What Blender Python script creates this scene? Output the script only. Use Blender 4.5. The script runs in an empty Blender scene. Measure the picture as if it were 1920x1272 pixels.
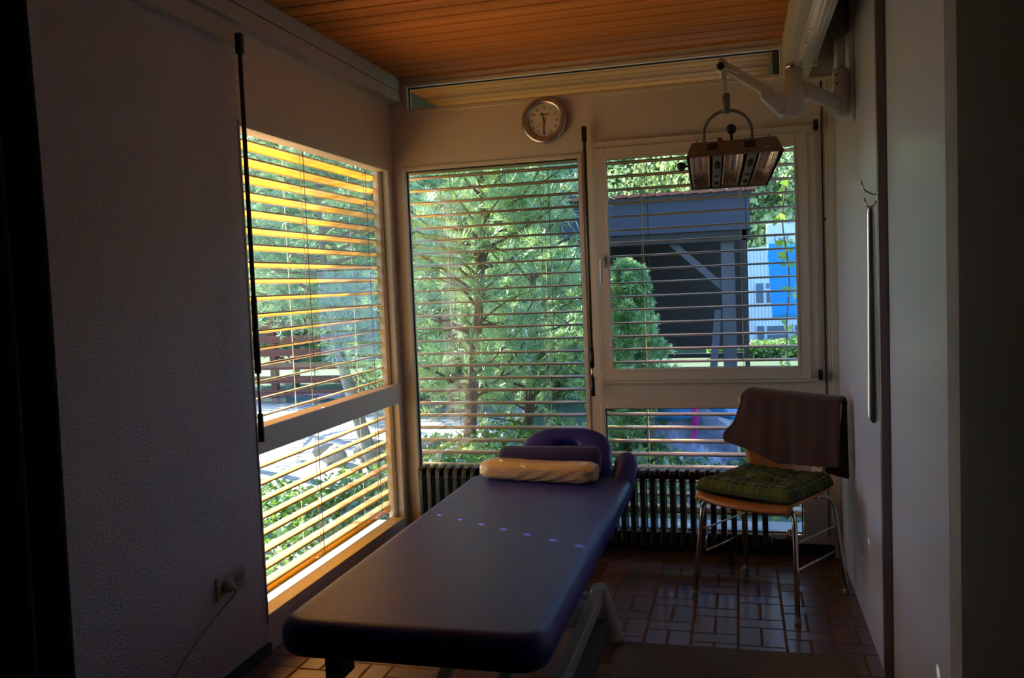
import bpy, math, random
from mathutils import Vector, Matrix
PI = math.pi
sc = bpy.context.scene
col = sc.collection
random.seed(7)

# ------------------------------------------------------------------ materials
def new_mat(name):
    m = bpy.data.materials.new(name); m.use_nodes = True
    nt = m.node_tree; nt.nodes.clear()
    out = nt.nodes.new('ShaderNodeOutputMaterial')
    return m, nt, out

def N(nt, kind, **kw):
    n = nt.nodes.new(kind)
    for k, v in kw.items():
        if k.startswith('i_'):
            key = k[2:]
            key = int(key) if key.isdigit() else key.replace('_', ' ')
            n.inputs[key].default_value = v
        else:
            setattr(n, k, v)
    return n

def mix_rgb(nt, fac, a, b):
    n = nt.nodes.new('ShaderNodeMix'); n.data_type = 'RGBA'
    L = nt.links
    if hasattr(fac, 'links'): L.new(fac, n.inputs[0])
    else: n.inputs[0].default_value = fac
    for sock, v in ((n.inputs[6], a), (n.inputs[7], b)):
        if hasattr(v, 'links'): L.new(v, sock)
        else: sock.default_value = (*v, 1)
    return n.outputs[2]

def pbr(name, rgb, rough=0.6, metal=0.0, var=0.12, vscale=8.0, bump=0.0, bscale=200.0, coat=0.0, spec=0.5, stretch=None, bdist=0.002, sheen=0.0):
    m, nt, out = new_mat(name)
    b = N(nt, 'ShaderNodeBsdfPrincipled')
    b.inputs['Roughness'].default_value = rough
    b.inputs['Metallic'].default_value = metal
    b.inputs['Coat Weight'].default_value = coat
    b.inputs['Coat Roughness'].default_value = 0.15
    b.inputs['Specular IOR Level'].default_value = spec
    b.inputs['Sheen Weight'].default_value = sheen
    tc = N(nt, 'ShaderNodeTexCoord')
    src = tc.outputs['Object']
    if stretch:
        mp = N(nt, 'ShaderNodeMapping'); mp.inputs['Scale'].default_value = stretch
        nt.links.new(src, mp.inputs[0]); src = mp.outputs[0]
    nz = N(nt, 'ShaderNodeTexNoise', i_Scale=vscale, i_Detail=5.0)
    nt.links.new(src, nz.inputs['Vector'])
    lo = tuple(c * (1 - var) for c in rgb); hi = tuple(min(1, c * (1 + var)) for c in rgb)
    c = mix_rgb(nt, nz.outputs['Fac'], lo, hi)
    nt.links.new(c, b.inputs['Base Color'])
    if bump > 0:
        n2 = N(nt, 'ShaderNodeTexNoise', i_Scale=bscale, i_Detail=3.0)
        nt.links.new(src, n2.inputs['Vector'])
        bp = N(nt, 'ShaderNodeBump', i_Strength=bump, i_Distance=bdist)
        nt.links.new(n2.outputs['Fac'], bp.inputs['Height'])
        nt.links.new(bp.outputs[0], b.inputs['Normal'])
    nt.links.new(b.outputs[0], out.inputs[0])
    return m

def leaf_mat(name, c1, c2, trans=0.45, gloss=0.12, scale=3.0):
    m, nt, out = new_mat(name)
    tc = N(nt, 'ShaderNodeTexCoord')
    nz = N(nt, 'ShaderNodeTexNoise', i_Scale=scale, i_Detail=4.0)
    nt.links.new(tc.outputs['Object'], nz.inputs['Vector'])
    cr = N(nt, 'ShaderNodeValToRGB'); cr.color_ramp.elements[0].position = .35; cr.color_ramp.elements[1].position = .65
    cr.color_ramp.elements[0].color = (*c1, 1); cr.color_ramp.elements[1].color = (*c2, 1)
    nt.links.new(nz.outputs['Fac'], cr.inputs[0])
    d = N(nt, 'ShaderNodeBsdfDiffuse'); t = N(nt, 'ShaderNodeBsdfTranslucent'); g = N(nt, 'ShaderNodeBsdfGlossy', i_Roughness=0.35)
    nt.links.new(cr.outputs[0], d.inputs[0]); nt.links.new(cr.outputs[0], t.inputs[0])
    g.inputs[0].default_value = (.8, .9, .9, 1)
    m1 = N(nt, 'ShaderNodeMixShader', i_0=trans); m2 = N(nt, 'ShaderNodeMixShader', i_0=gloss)
    nt.links.new(d.outputs[0], m1.inputs[1]); nt.links.new(t.outputs[0], m1.inputs[2])
    nt.links.new(m1.outputs[0], m2.inputs[1]); nt.links.new(g.outputs[0], m2.inputs[2])
    nt.links.new(m2.outputs[0], out.inputs[0])
    return m

def glass_mat(name, tint=(.93, .97, .95), refl=1.0):
    m, nt, out = new_mat(name)
    tr = N(nt, 'ShaderNodeBsdfTransparent'); tr.inputs[0].default_value = (*tint, 1)
    g = N(nt, 'ShaderNodeBsdfGlossy', i_Roughness=0.0); g.inputs[0].default_value = (refl, refl, refl, 1)
    fr = N(nt, 'ShaderNodeFresnel', i_IOR=1.5)
    # the same reflection from either side of the thin pane
    ge = N(nt, 'ShaderNodeNewGeometry'); io = N(nt, 'ShaderNodeMix', data_type='FLOAT')
    nt.links.new(ge.outputs['Backfacing'], io.inputs[0]); io.inputs[2].default_value = 1.5; io.inputs[3].default_value = 1 / 1.5
    nt.links.new(io.outputs[0], fr.inputs['IOR'])
    mx = N(nt, 'ShaderNodeMixShader')
    nt.links.new(fr.outputs[0], mx.inputs[0]); nt.links.new(tr.outputs[0], mx.inputs[1]); nt.links.new(g.outputs[0], mx.inputs[2])
    nt.links.new(mx.outputs[0], out.inputs[0])
    return m

def stucco_mat():
    m, nt, out = new_mat('rough_stucco')
    b = N(nt, 'ShaderNodeBsdfPrincipled', i_Roughness=0.95)
    tc = N(nt, 'ShaderNodeTexCoord')
    n1 = N(nt, 'ShaderNodeTexNoise', i_Scale=125.0, i_Detail=4.0, i_Roughness=0.6)
    mp = N(nt, 'ShaderNodeMapping'); mp.inputs['Scale'].default_value = (1, .55, 1)
    nt.links.new(tc.outputs['Object'], mp.inputs[0]); nt.links.new(mp.outputs[0], n1.inputs['Vector'])
    c = mix_rgb(nt, n1.outputs['Fac'], (.50, .46, .47), (.90, .84, .84))
    nt.links.new(c, b.inputs['Base Color'])
    bp = N(nt, 'ShaderNodeBump', i_Strength=1.0, i_Distance=0.010)
    nt.links.new(n1.outputs['Fac'], bp.inputs['Height']); nt.links.new(bp.outputs[0], b.inputs['Normal'])
    nt.links.new(b.outputs[0], out.inputs[0]); return m

def math_n(nt, op, a, b=None, c=None):
    n = nt.nodes.new('ShaderNodeMath'); n.operation = op
    for i, v in enumerate((a, b, c)):
        if v is None: continue
        if hasattr(v, 'links'): nt.links.new(v, n.inputs[i])
        else: n.inputs[i].default_value = v
    return n.outputs[0]

def floor_tile_mat():
    m, nt, out = new_mat('terracotta_tiles')
    b = N(nt, 'ShaderNodeBsdfPrincipled', i_Roughness=0.3)
    b.inputs['Specular IOR Level'].default_value = .5
    b.inputs['Coat Weight'].default_value = .2; b.inputs['Coat Roughness'].default_value = .16
    tc = N(nt, 'ShaderNodeTexCoord'); sp = N(nt, 'ShaderNodeSeparateXYZ')
    nt.links.new(tc.outputs['Object'], sp.inputs[0])
    U, V = .178, .267
    u = math_n(nt, 'DIVIDE', sp.outputs[0], U)
    ci = math_n(nt, 'FLOOR', u); fu = math_n(nt, 'FRACT', u)
    v = math_n(nt, 'ADD', math_n(nt, 'DIVIDE', sp.outputs[1], V), math_n(nt, 'MULTIPLY', ci, .36))
    ri = math_n(nt, 'FLOOR', v); fv = math_n(nt, 'FRACT', v)
    tall = math_n(nt, 'GREATER_THAN', fv, .333)
    g = .006
    def near(x, at, w):      # 1 where |x-at| < w
        return math_n(nt, 'LESS_THAN', math_n(nt, 'ABSOLUTE', math_n(nt, 'SUBTRACT', x, at)), w)
    e = near(fu, 0.0, g / U)
    for q in (near(fu, 1.0, g / U), near(fv, 0.0, g / V), near(fv, 1.0, g / V), near(fv, .333, g / V),
              math_n(nt, 'MULTIPLY', tall, near(fu, .5, g / U))):
        e = math_n(nt, 'MAXIMUM', e, q)
    half = math_n(nt, 'MULTIPLY', tall, math_n(nt, 'GREATER_THAN', fu, .5))
    cb = N(nt, 'ShaderNodeCombineXYZ')
    nt.links.new(math_n(nt, 'ADD', ci, math_n(nt, 'MULTIPLY', half, .37)), cb.inputs[0])
    nt.links.new(math_n(nt, 'ADD', ri, math_n(nt, 'MULTIPLY', tall, .51)), cb.inputs[1])
    wn = N(nt, 'ShaderNodeTexWhiteNoise'); nt.links.new(cb.outputs[0], wn.inputs['Vector'])
    nz = N(nt, 'ShaderNodeTexNoise', i_Scale=14.0, i_Detail=4.0); nt.links.new(tc.outputs['Object'], nz.inputs['Vector'])
    t1 = mix_rgb(nt, wn.outputs['Value'], (.07, .028, .014), (.16, .07, .032))
    t2 = mix_rgb(nt, nz.outputs['Fac'], (.05, .022, .012), (.17, .08, .036))
    tt = mix_rgb(nt, .35, t1, t2)
    cc = mix_rgb(nt, e, tt, (.14, .06, .025))
    nt.links.new(cc, b.inputs['Base Color'])
    r = mix_rgb(nt, e, (.34, .34, .34), (.9, .9, .9)); nt.links.new(r, b.inputs['Roughness'])
    ct = math_n(nt, 'MULTIPLY', math_n(nt, 'SUBTRACT', 1.0, e), .18); nt.links.new(ct, b.inputs['Coat Weight'])
    bp = N(nt, 'ShaderNodeBump', i_Strength=0.6, i_Distance=0.003)
    hh = math_n(nt, 'ADD', math_n(nt, 'SUBTRACT', 1.0, e), math_n(nt, 'MULTIPLY', nz.outputs['Fac'], .25))
    nt.links.new(hh, bp.inputs['Height']); nt.links.new(bp.outputs[0], b.inputs['Normal'])
    nt.links.new(b.outputs[0], out.inputs[0]); return m

def wood_mat(name, c1, c2, scale=(2, 40, 40), rough=.4, coat=.2, plank=None):
    m, nt, out = new_mat(name)
    b = N(nt, 'ShaderNodeBsdfPrincipled', i_Roughness=rough)
    b.inputs['Coat Weight'].default_value = coat
    tc = N(nt, 'ShaderNodeTexCoord'); mp = N(nt, 'ShaderNodeMapping'); mp.inputs['Scale'].default_value = scale
    nt.links.new(tc.outputs['Object'], mp.inputs[0])
    nz = N(nt, 'ShaderNodeTexNoise', i_Scale=1.0, i_Detail=6.0, i_Distortion=.6); nt.links.new(mp.outputs[0], nz.inputs['Vector'])
    c = mix_rgb(nt, nz.outputs['Fac'], c1, c2)
    if plank:
        sp = N(nt, 'ShaderNodeSeparateXYZ'); nt.links.new(tc.outputs['Object'], sp.inputs[0])
        fl = math_n(nt, 'FLOOR', math_n(nt, 'DIVIDE', sp.outputs[1], plank))
        wn = N(nt, 'ShaderNodeTexWhiteNoise', noise_dimensions='1D'); nt.links.new(fl, wn.inputs['W'])
        k = math_n(nt, 'MULTIPLY_ADD', wn.outputs['Value'], .5, .7)
        hs = N(nt, 'ShaderNodeHueSaturation'); nt.links.new(c, hs.inputs['Color']); nt.links.new(k, hs.inputs['Value'])
        c = hs.outputs[0]
    nt.links.new(c, b.inputs['Base Color'])
    nt.links.new(b.outputs[0], out.inputs[0]); return m

def plaid_mat():
    m, nt, out = new_mat('green_plaid_cloth')
    b = N(nt, 'ShaderNodeBsdfPrincipled', i_Roughness=.9)
    tc = N(nt, 'ShaderNodeTexCoord'); sp = N(nt, 'ShaderNodeSeparateXYZ'); nt.links.new(tc.outputs['Object'], sp.inputs[0])
    cols = None
    base = (.022, .05, .014)
    def stripes(o, per, spec):
        f = math_n(nt, 'FRACT', math_n(nt, 'DIVIDE', o, per)); outv = []
        for at, w in spec:
            outv.append(math_n(nt, 'LESS_THAN', math_n(nt, 'ABSOLUTE', math_n(nt, 'SUBTRACT', f, at)), w))
        return outv
    c = base
    for o in (sp.outputs[0], sp.outputs[1]):
        s = stripes(o, .13, [(.25, .16), (.72, .07), (.25, .02), (.55, .012), (.9, .012)])
        c = mix_rgb(nt, math_n(nt, 'MULTIPLY', s[0], .5), c, (.13, .16, .015))
        c = mix_rgb(nt, math_n(nt, 'MULTIPLY', s[1], .5), c, (.01, .025, .03))
        c = mix_rgb(nt, math_n(nt, 'MULTIPLY', s[2], .5), c, (.02, .05, .03))
        c = mix_rgb(nt, math_n(nt, 'MULTIPLY', s[3], .6), c, (.42, .34, .08))
        c = mix_rgb(nt, math_n(nt, 'MULTIPLY', s[4], .6), c, (.36, .30, .07))
    nt.links.new(c, b.inputs['Base Color'])
    nt.links.new(b.outputs[0], out.inputs[0]); return m

def grid_mat(name, c, line, su, sv, w=.06, rough=.8):
    m, nt, out = new_mat(name)
    b = N(nt, 'ShaderNodeBsdfPrincipled', i_Roughness=rough)
    tc = N(nt, 'ShaderNodeTexCoord')
    br = N(nt, 'ShaderNodeTexBrick'); br.inputs['Color1'].default_value = (*c, 1)
    br.inputs['Color2'].default_value = (*[x * .8 for x in c], 1); br.inputs['Mortar'].default_value = (*line, 1)
    br.inputs['Scale'].default_value = 1.0; br.inputs['Brick Width'].default_value = su; br.inputs['Row Height'].default_value = sv
    br.inputs['Mortar Size'].default_value = w * sv
    nt.links.new(tc.outputs['Object'], br.inputs['Vector'])
    nt.links.new(br.outputs[0], b.inputs['Base Color']); nt.links.new(b.outputs[0], out.inputs[0]); return m

M = {}
M['stucco'] = stucco_mat()
M['white'] = pbr('white_lacquer', (.72, .66, .55), .42, var=.04, bump=.15, bscale=60, spec=.5)
M['beam'] = pbr('painted_beam_boards', (.56, .54, .50), .5, var=.07, vscale=3)
M['panel'] = pbr('wall_panel_lacquer', (.60, .61, .70), .30, var=.03, vscale=2, spec=.6)
M['profile'] = pbr('bronze_wall_profile', (.22, .17, .15), .35, metal=.5)
M['outbeam'] = pbr('weathered_outdoor_beam', (.10, .10, .07), .8)
M['oldplastic'] = pbr('aged_beige_plastic', (.42, .37, .31), .4)
M['plaster'] = pbr('scuffed_plaster', (.34, .31, .30), .9, var=.25, vscale=9, bump=.5, bscale=90)
M['darkwall'] = pbr('dark_brown_partition', (.06, .05, .04), .9)
M['reardim'] = pbr('rear_wall_paint', (.30, .27, .24), .9)
M['tiles'] = floor_tile_mat()
M['plank'] = wood_mat('orange_pine_planks', (.50, .16, .018), (.72, .27, .04), (1.5, 30, 30), .65, 0, plank=.112)
M['groove'] = pbr('plank_groove_shadow_gap', (.05, .02, .01), .9)
M['skirt'] = pbr('black_skirting_tile', (.015, .012, .012), .4)
M['glass'] = glass_mat('window_glass')
def slat_mat():
    m, nt, out = new_mat('ochre_blind_slat')
    b = N(nt, 'ShaderNodeBsdfPrincipled', i_Roughness=.38); b.inputs['Coat Weight'].default_value = .2
    tc = N(nt, 'ShaderNodeTexCoord'); nz = N(nt, 'ShaderNodeTexNoise', i_Scale=6.0, i_Detail=3.0); nt.links.new(tc.outputs['Object'], nz.inputs['Vector'])
    c = mix_rgb(nt, nz.outputs['Fac'], (.76, .50, .20), (.84, .58, .26)); nt.links.new(c, b.inputs['Base Color'])
    t = N(nt, 'ShaderNodeBsdfTranslucent'); t.inputs[0].default_value = (1, .70, .01, 1)
    mx = N(nt, 'ShaderNodeMixShader', i_0=.44); nt.links.new(b.outputs[0], mx.inputs[1]); nt.links.new(t.outputs[0], mx.inputs[2])
    nt.links.new(mx.outputs[0], out.inputs[0]); return m
M['slat'] = slat_mat()
M['hem'] = pbr('slat_rolled_edge', (.52, .44, .40), .35, spec=.6)
M['headrail'] = pbr('ochre_head_rail', (.55, .36, .12), .45)
M['cord'] = pbr('pale_ladder_cord', (.75, .70, .55), .8)
M['darkcord'] = pbr('dark_lift_cord', (.05, .04, .03), .7)
M['rail'] = pbr('brown_guide_rail', (.16, .10, .05), .5)
M['rod'] = pbr('crank_rod_brown', (.10, .075, .05), .35, metal=.4)
M['black'] = pbr('black_plastic', (.012, .012, .013), .45)
M['chrome'] = pbr('chrome', (.75, .75, .75), .14, metal=1.0, var=.02)
M['alu'] = pbr('brushed_aluminium', (.62, .60, .57), .30, metal=1.0, var=.08)
M['face'] = pbr('clock_face', (.80, .74, .64), .6, var=.03)
M['ink'] = pbr('black_ink', (.02, .015, .015), .6)
M['leather'] = pbr('navy_vinyl', (.020, .028, .30), .42, var=.15, vscale=30, bump=.35, bscale=55, stretch=(1, 3.5, 1), spec=.6, bdist=.003)
M['navy'] = pbr('navy_cloth', (.028, .022, .15), .85, bump=.3, bscale=300, sheen=.2)
M['plastic_wrap'] = pbr('cream_foam_in_clear_film', (.78, .55, .30), .22, var=.06, bump=.8, bscale=26, coat=.6, spec=.6, bdist=.006, stretch=(1, 1, 2.2))
M['frame_paint'] = pbr('pale_grey_frame_paint', (.34, .33, .32), .4, var=.05)
M['radiator'] = pbr('dark_radiator_enamel', (.014, .016, .014), .3, var=.2, spec=.6)
M['radtop'] = pbr('dusty_radiator_enamel', (.10, .10, .11), .4)
M['ply'] = wood_mat('beech_plywood', (.42, .17, .04), (.55, .25, .07), (4, 50, 50), .35, .3)
M['towel'] = pbr('brown_wool', (.065, .024, .014), .95, var=.3, vscale=60, bump=.8, bscale=400, sheen=.3)
M['plaid'] = plaid_mat()
M['lampwhite'] = pbr('cream_enamel', (.70, .66, .60), .35, var=.03)
M['headgrey'] = pbr('olive_grey_housing', (.22, .20, .16), .5)
M['grill'] = pbr('reflector_metal', (.80, .72, .65), .25, metal=.85, var=.15, vscale=50)
M['wire'] = pbr('copper_guard_wire', (.55, .35, .25), .3, metal=1.0)
M['clear'] = pbr('ribbed_diffuser', (.68, .68, .72), .2, var=.06, vscale=60)
M['mat'] = pbr('grey_brown_rug', (.14, .11, .085), .95, var=.35, vscale=120, bump=.6, bscale=300)
M['curtain'] = pbr('black_curtain_cloth', (.008, .008, .010), .95)
M['red'] = pbr('red_switch', (.35, .04, .03), .4)
M['dark_grey'] = pbr('dark_grey_vent', (.03, .03, .035), .6)
M['sensor'] = pbr('grey_sensor_plate', (.26, .28, .27), .4)

# ------------------------------------------------------------------ mesh helpers
class MB:
    def __init__(s): s.v = []; s.f = []; s.s = []
    def add(s, vs, fs, smooth=False):
        o = len(s.v); s.v += [tuple(x) for x in vs]; s.f += [tuple(i + o for i in f) for f in fs]; s.s += [smooth] * len(fs); return s
    def box(s, x0, x1, y0, y1, z0, z1):
        return s.add([(x, y, z) for x in (x0, x1) for y in (y0, y1) for z in (z0, z1)],
                     [(0, 1, 3, 2), (4, 6, 7, 5), (0, 4, 5, 1), (2, 3, 7, 6), (0, 2, 6, 4), (1, 5, 7, 3)])
    def obox(s, p, q, w, h, up=(0, 0, 1)):      # box beam from p to q, w sideways, h along up
        p = Vector(p); q = Vector(q); d = (q - p).normalized(); u = Vector(up)
        r = d.cross(u)
        if r.length < 1e-4: r = d.cross(Vector((0, 1, 0)))
        r.normalize(); u = r.cross(d)
        vs = [c + r * (a * w / 2) + u * (b * h / 2) for c in (p, q) for a in (-1, 1) for b in (-1, 1)]
        return s.add(vs, [(0, 1, 3, 2), (4, 6, 7, 5), (0, 4, 5, 1), (2, 3, 7, 6), (0, 2, 6, 4), (1, 5, 7, 3)])
    def prism(s, poly, a, b, axis='x'):          # polygon (pairs) swept between a and b along axis
        n = len(poly); vs = []
        for t in (a, b):
            for (p, q) in poly:
                vs.append({'x': (t, p, q), 'y': (p, t, q), 'z': (p, q, t)}[axis])
        fs = [tuple(range(n)), tuple(range(2 * n - 1, n - 1, -1))] + [(i, (i + 1) % n, n + (i + 1) % n, n + i) for i in range(n)]
        return s.add(vs, fs)
    def tube(s, pts, r, n=10, cap=True, closed=False):
        pts = [Vector(p) for p in pts]; rs = r if isinstance(r, (list, tuple)) else [r] * len(pts)
        vs = []; prev = None
        for i, p in enumerate(pts):
            a = pts[i - 1] if i > 0 else (pts[-1] if closed else p); b = pts[(i + 1) % len(pts)] if (i < len(pts) - 1 or closed) else p
            d = (b - a); d = d.normalized() if d.length > 1e-9 else Vector((0, 0, 1))
            if prev is None:
                t = Vector((0, 0, 1)) if abs(d.z) < .9 else Vector((1, 0, 0)); u = d.cross(t).normalized()
            else:
                u = (prev - d * prev.dot(d))
                u = u.normalized() if u.length > 1e-6 else d.cross(Vector((0, 0, 1))).normalized()
            prev = u; w = d.cross(u)
            for k in range(n):
                an = 2 * PI * k / n; vs.append(p + (u * math.cos(an) + w * math.sin(an)) * rs[i])
        m = len(pts); fs = []
        for i in range(m if closed else m - 1):
            for k in range(n):
                j = (i + 1) % m; fs.append((i * n + k, i * n + (k + 1) % n, j * n + (k + 1) % n, j * n + k))
        s.add(vs, fs, True)
        if cap and not closed:
            o = len(s.v) - len(vs); s.f += [tuple(o + k for k in reversed(range(n))), tuple(o + (m - 1) * n + k for k in range(n))]; s.s += [False, False]
        return s
    def lathe(s, prof, c, axis='z', n=32):       # prof: (radius, height) pairs
        vs = []; fs = []; c = Vector(c)
        for (r, h) in prof:
            for k in range(n):
                a = 2 * PI * k / n; x, y = r * math.cos(a), r * math.sin(a)
                vs.append(c + Vector({'z': (x, y, h), 'y': (x, h, y), 'x': (h, x, y)}[axis]))
        for i in range(len(prof) - 1):
            for k in range(n): fs.append((i * n + k, i * n + (k + 1) % n, (i + 1) * n + (k + 1) % n, (i + 1) * n + k))
        s.add(vs, fs, True)
        o = len(s.v) - len(vs)
        if prof[0][0] > 0: s.f.append(tuple(o + k for k in range(n))); s.s.append(False)
        if prof[-1][0] > 0: s.f.append(tuple(o + (len(prof) - 1) * n + k for k in range(n))); s.s.append(False)
        return s
    def ball(s, c, r, n=16, m=10, sc=(1, 1, 1)):
        vs = []; fs = []
        for i in range(m + 1):
            t = PI * i / m
            for k in range(n):
                a = 2 * PI * k / n
                vs.append((c[0] + r * sc[0] * math.sin(t) * math.cos(a), c[1] + r * sc[1] * math.sin(t) * math.sin(a), c[2] + r * sc[2] * math.cos(t)))
        for i in range(m):
            for k in range(n): fs.append((i * n + k, (i + 1) * n + k, (i + 1) * n + (k + 1) % n, i * n + (k + 1) % n))
        return s.add(vs, fs, True)
    def grid(s, fn, nu, nv, smooth=True, closed_u=False):
        vs = [fn(i / nu, j / nv) for j in range(nv + 1) for i in range(nu + 1)]
        fs = [(j * (nu + 1) + i, j * (nu + 1) + i + 1, (j + 1) * (nu + 1) + i + 1, (j + 1) * (nu + 1) + i) for j in range(nv) for i in range(nu)]
        return s.add(vs, fs, smooth)
    def mesh(s, name, mat, org=(0, 0, 0)):
        me = bpy.data.meshes.new(name)
        me.from_pydata([(x - org[0], y - org[1], z - org[2]) for x, y, z in s.v], [], s.f)
        me.materials.append(M[mat] if isinstance(mat, str) else mat)
        me.polygons.foreach_set('use_smooth', s.s)
        me.update()
        return me
    def build(s, name, mat, parent=None, bevel=0.0, seg=2, solid=0.0, sub=0, fix=True, at=None):
        w = Vector(at) if at else Vector((0, 0, 0)); p = parent; base = Vector((0, 0, 0))
        while p is not None: base += p.location; p = p.parent
        if parent is not None and at is None: w = base
        me = s.mesh(name, mat, w)
        o = bpy.data.objects.new(name, me); col.objects.link(o)
        o.location = w - base
        if parent is not None: o.parent = parent
        if fix:
            import bmesh
            bm = bmesh.new(); bm.from_mesh(me); bmesh.ops.recalc_face_normals(bm, faces=bm.faces); bm.to_mesh(me); bm.free()
        if solid:
            q = o.modifiers.new('thick', 'SOLIDIFY'); q.thickness = solid; q.offset = 0
        if bevel:
            q = o.modifiers.new('bevel', 'BEVEL'); q.width = bevel; q.segments = seg; q.limit_method = 'ANGLE'; q.angle_limit = .6
            q.harden_normals = False
        if sub:
            q = o.modifiers.new('sub', 'SUBSURF'); q.levels = sub; q.render_levels = sub
        return o

def tag(o, label=None, cat=None, group=None, kind=None):
    if label: o['label'] = label
    if cat: o['category'] = cat
    if group: o['group'] = group
    if kind: o['kind'] = kind
    return o
def thing(name, label, cat, loc=(0, 0, 0), group=None, kind=None):
    o = bpy.data.objects.new(name, None); col.objects.link(o); o.location = loc; o.empty_display_size = .1
    return tag(o, label, cat, group, kind)
def struct(mb, name, mat, label=None, cat=None, **kw):
    o = mb.build(name, mat, **kw); return tag(o, label, cat, kind='structure')
def copy_tree(o, parent=None):
    c = o.copy(); col.objects.link(c)
    if parent is not None: c.parent = parent
    for ch in list(o.children):
        copy_tree(ch, c)
    return c
def text_obj(body, size, name, mat, parent, loc, rot=(PI / 2, 0, 0), extrude=.0006, scale=(1, 1, 1)):
    cu = bpy.data.curves.new(name, 'FONT'); cu.body = body; cu.size = size; cu.extrude = extrude
    cu.align_x = 'CENTER'; cu.align_y = 'CENTER'
    t = bpy.data.objects.new(name, cu); col.objects.link(t)
    bpy.context.view_layer.update()
    me = bpy.data.meshes.new_from_object(t.evaluated_get(bpy.context.evaluated_depsgraph_get()))
    bpy.data.objects.remove(t); me.materials.clear(); me.materials.append(M[mat])
    o = bpy.data.objects.new(name, me); col.objects.link(o); o.parent = parent
    base = Vector((0, 0, 0)); p = parent
    while p is not None: base += p.location; p = p.parent
    o.location = Vector(loc) - base; o.rotation_euler = rot; o.scale = scale
    return o

# ------------------------------------------------------------------ camera
cam_d = bpy.data.cameras.new('camera'); cam = bpy.data.objects.new('camera', cam_d); col.objects.link(cam)
yaw, pitch, roll = -.2587, .0611, -.0408
cy, sy = math.cos(yaw), math.sin(yaw)
fwd = Vector((sy * math.cos(pitch), cy * math.cos(pitch), -math.sin(pitch)))
rgt = Vector((cy, -sy, 0)); up = rgt.cross(fwd)
r_ = math.cos(roll) * rgt + math.sin(roll) * up; u_ = -math.sin(roll) * rgt + math.cos(roll) * up
mw = Matrix((( r_.x, u_.x, -fwd.x, 1.8156), (r_.y, u_.y, -fwd.y, -4.4538), (r_.z, u_.z, -fwd.z, 1.4), (0, 0, 0, 1)))
cam.matrix_world = mw
cam_d.sensor_width = 36; cam_d.lens = 1620.66 / 1920 * 36; cam_d.clip_start = .05; cam_d.clip_end = 600
sc.camera = cam

# ------------------------------------------------------------------ room shell
W = 2.275
BACK = -6.2
struct(MB().box(-.12, W + .12, BACK, .07, -.12, 0), 'floor', 'tiles')
# ceiling: one plank field with real grooves, running on outside as the soffit of the roof overhang
cl = MB(); gv = MB(); P = .112; y = BACK
gv.box(-.12, W + .5, BACK, 1.18, 2.556, 2.72)
while y < 1.10:
    cl.box(-.12, W + .5, y + .006, y + P - .006, 2.54, 2.562); y += P
ceil = struct(gv, 'ceiling', 'groove')
cl.build('ceiling_planks', 'plank', ceil, bevel=.003, seg=1)
struct(MB().box(-.3, W + .6, 1.10, 1.20, 2.50, 2.74), 'trim_1', 'beam')     # roof fascia

struct(MB().box(-.14, 0, BACK, -1.512, .04, 2.54), 'wall_left', 'stucco')
sk = MB(); sk.box(-.14, .012, BACK, -1.505, 0, .045)
struct(sk, 'baseboard_left', 'skirt')
# left window wall: header, mid rail, sill, posts (white lacquered timber)
wl = MB()
wl.box(-.10, 0, -1.512, .068, 2.072, 2.54)          # header panel
wl.box(-.10, 0, -1.512, .07, 0, .115)            # panel under the sill
wl.box(-.10, 0, -.045, .07, .115, 2.072)         # corner post
struct(wl, 'wall_left_window_side', 'white', bevel=.003)
struct(MB().box(-.04, .07, BACK, .0, 2.412, 2.54), 'trim_2', 'beam', bevel=.003)      # ceiling beam
struct(MB().box(-.02, .040, BACK, -1.512, 2.335, 2.411), 'trim_3', 'beam', bevel=.003)
struct(MB().box(.07, .0725, BACK, -.002, 2.466, 2.468), 'trim_4', 'groove')
w1 = thing('window_1', None, None, (0, -.75, .115), kind='structure')
fr = MB()
for (z0, z1) in ((.115, .155), (.787, .89), (2.045, 2.072)): fr.box(-.075, .006, -1.511, -.045, z0, z1)
for (y0, y1) in ((-1.511, -1.50), (-.075, -.044)): fr.box(-.07, .004, y0, y1, .15, 2.05)
fr.build('window_frame', 'white', w1, bevel=.003)
MB().box(-.030, -.026, -1.505, -.07, .14, 2.06).build('glass', 'glass', w1)
bead = MB()
for (z0, z1) in ((.155, .787), (.89, 2.045)):
    bead.box(-.05, -.032, -.088, -.075, z0, z1)
bead.build('glazing_bead', 'rail', w1)

# back wall
wb = MB()
wb.box(0, W, 0, .07, 2.052, 2.352)
wb.box(0, .062, 0, .07, 0, 2.053)
wb.box(0, W, 0, .07, 0, .095)
wb.box(2.112, W, 0, .07, .095, 2.053)
wb.box(1.030, 1.108, 0, .07, .095, 2.053)
wb.box(1.108, 2.112, 0, .07, .757, .935)
wb.box(0, W, 0, .07, 2.506, 2.556)
wb.box(0, .085, 0, .07, 2.352, 2.506)
wb.box(2.045, W, 0, .07, 2.352, 2.506)
struct(wb, 'wall_back', 'white')
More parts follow.
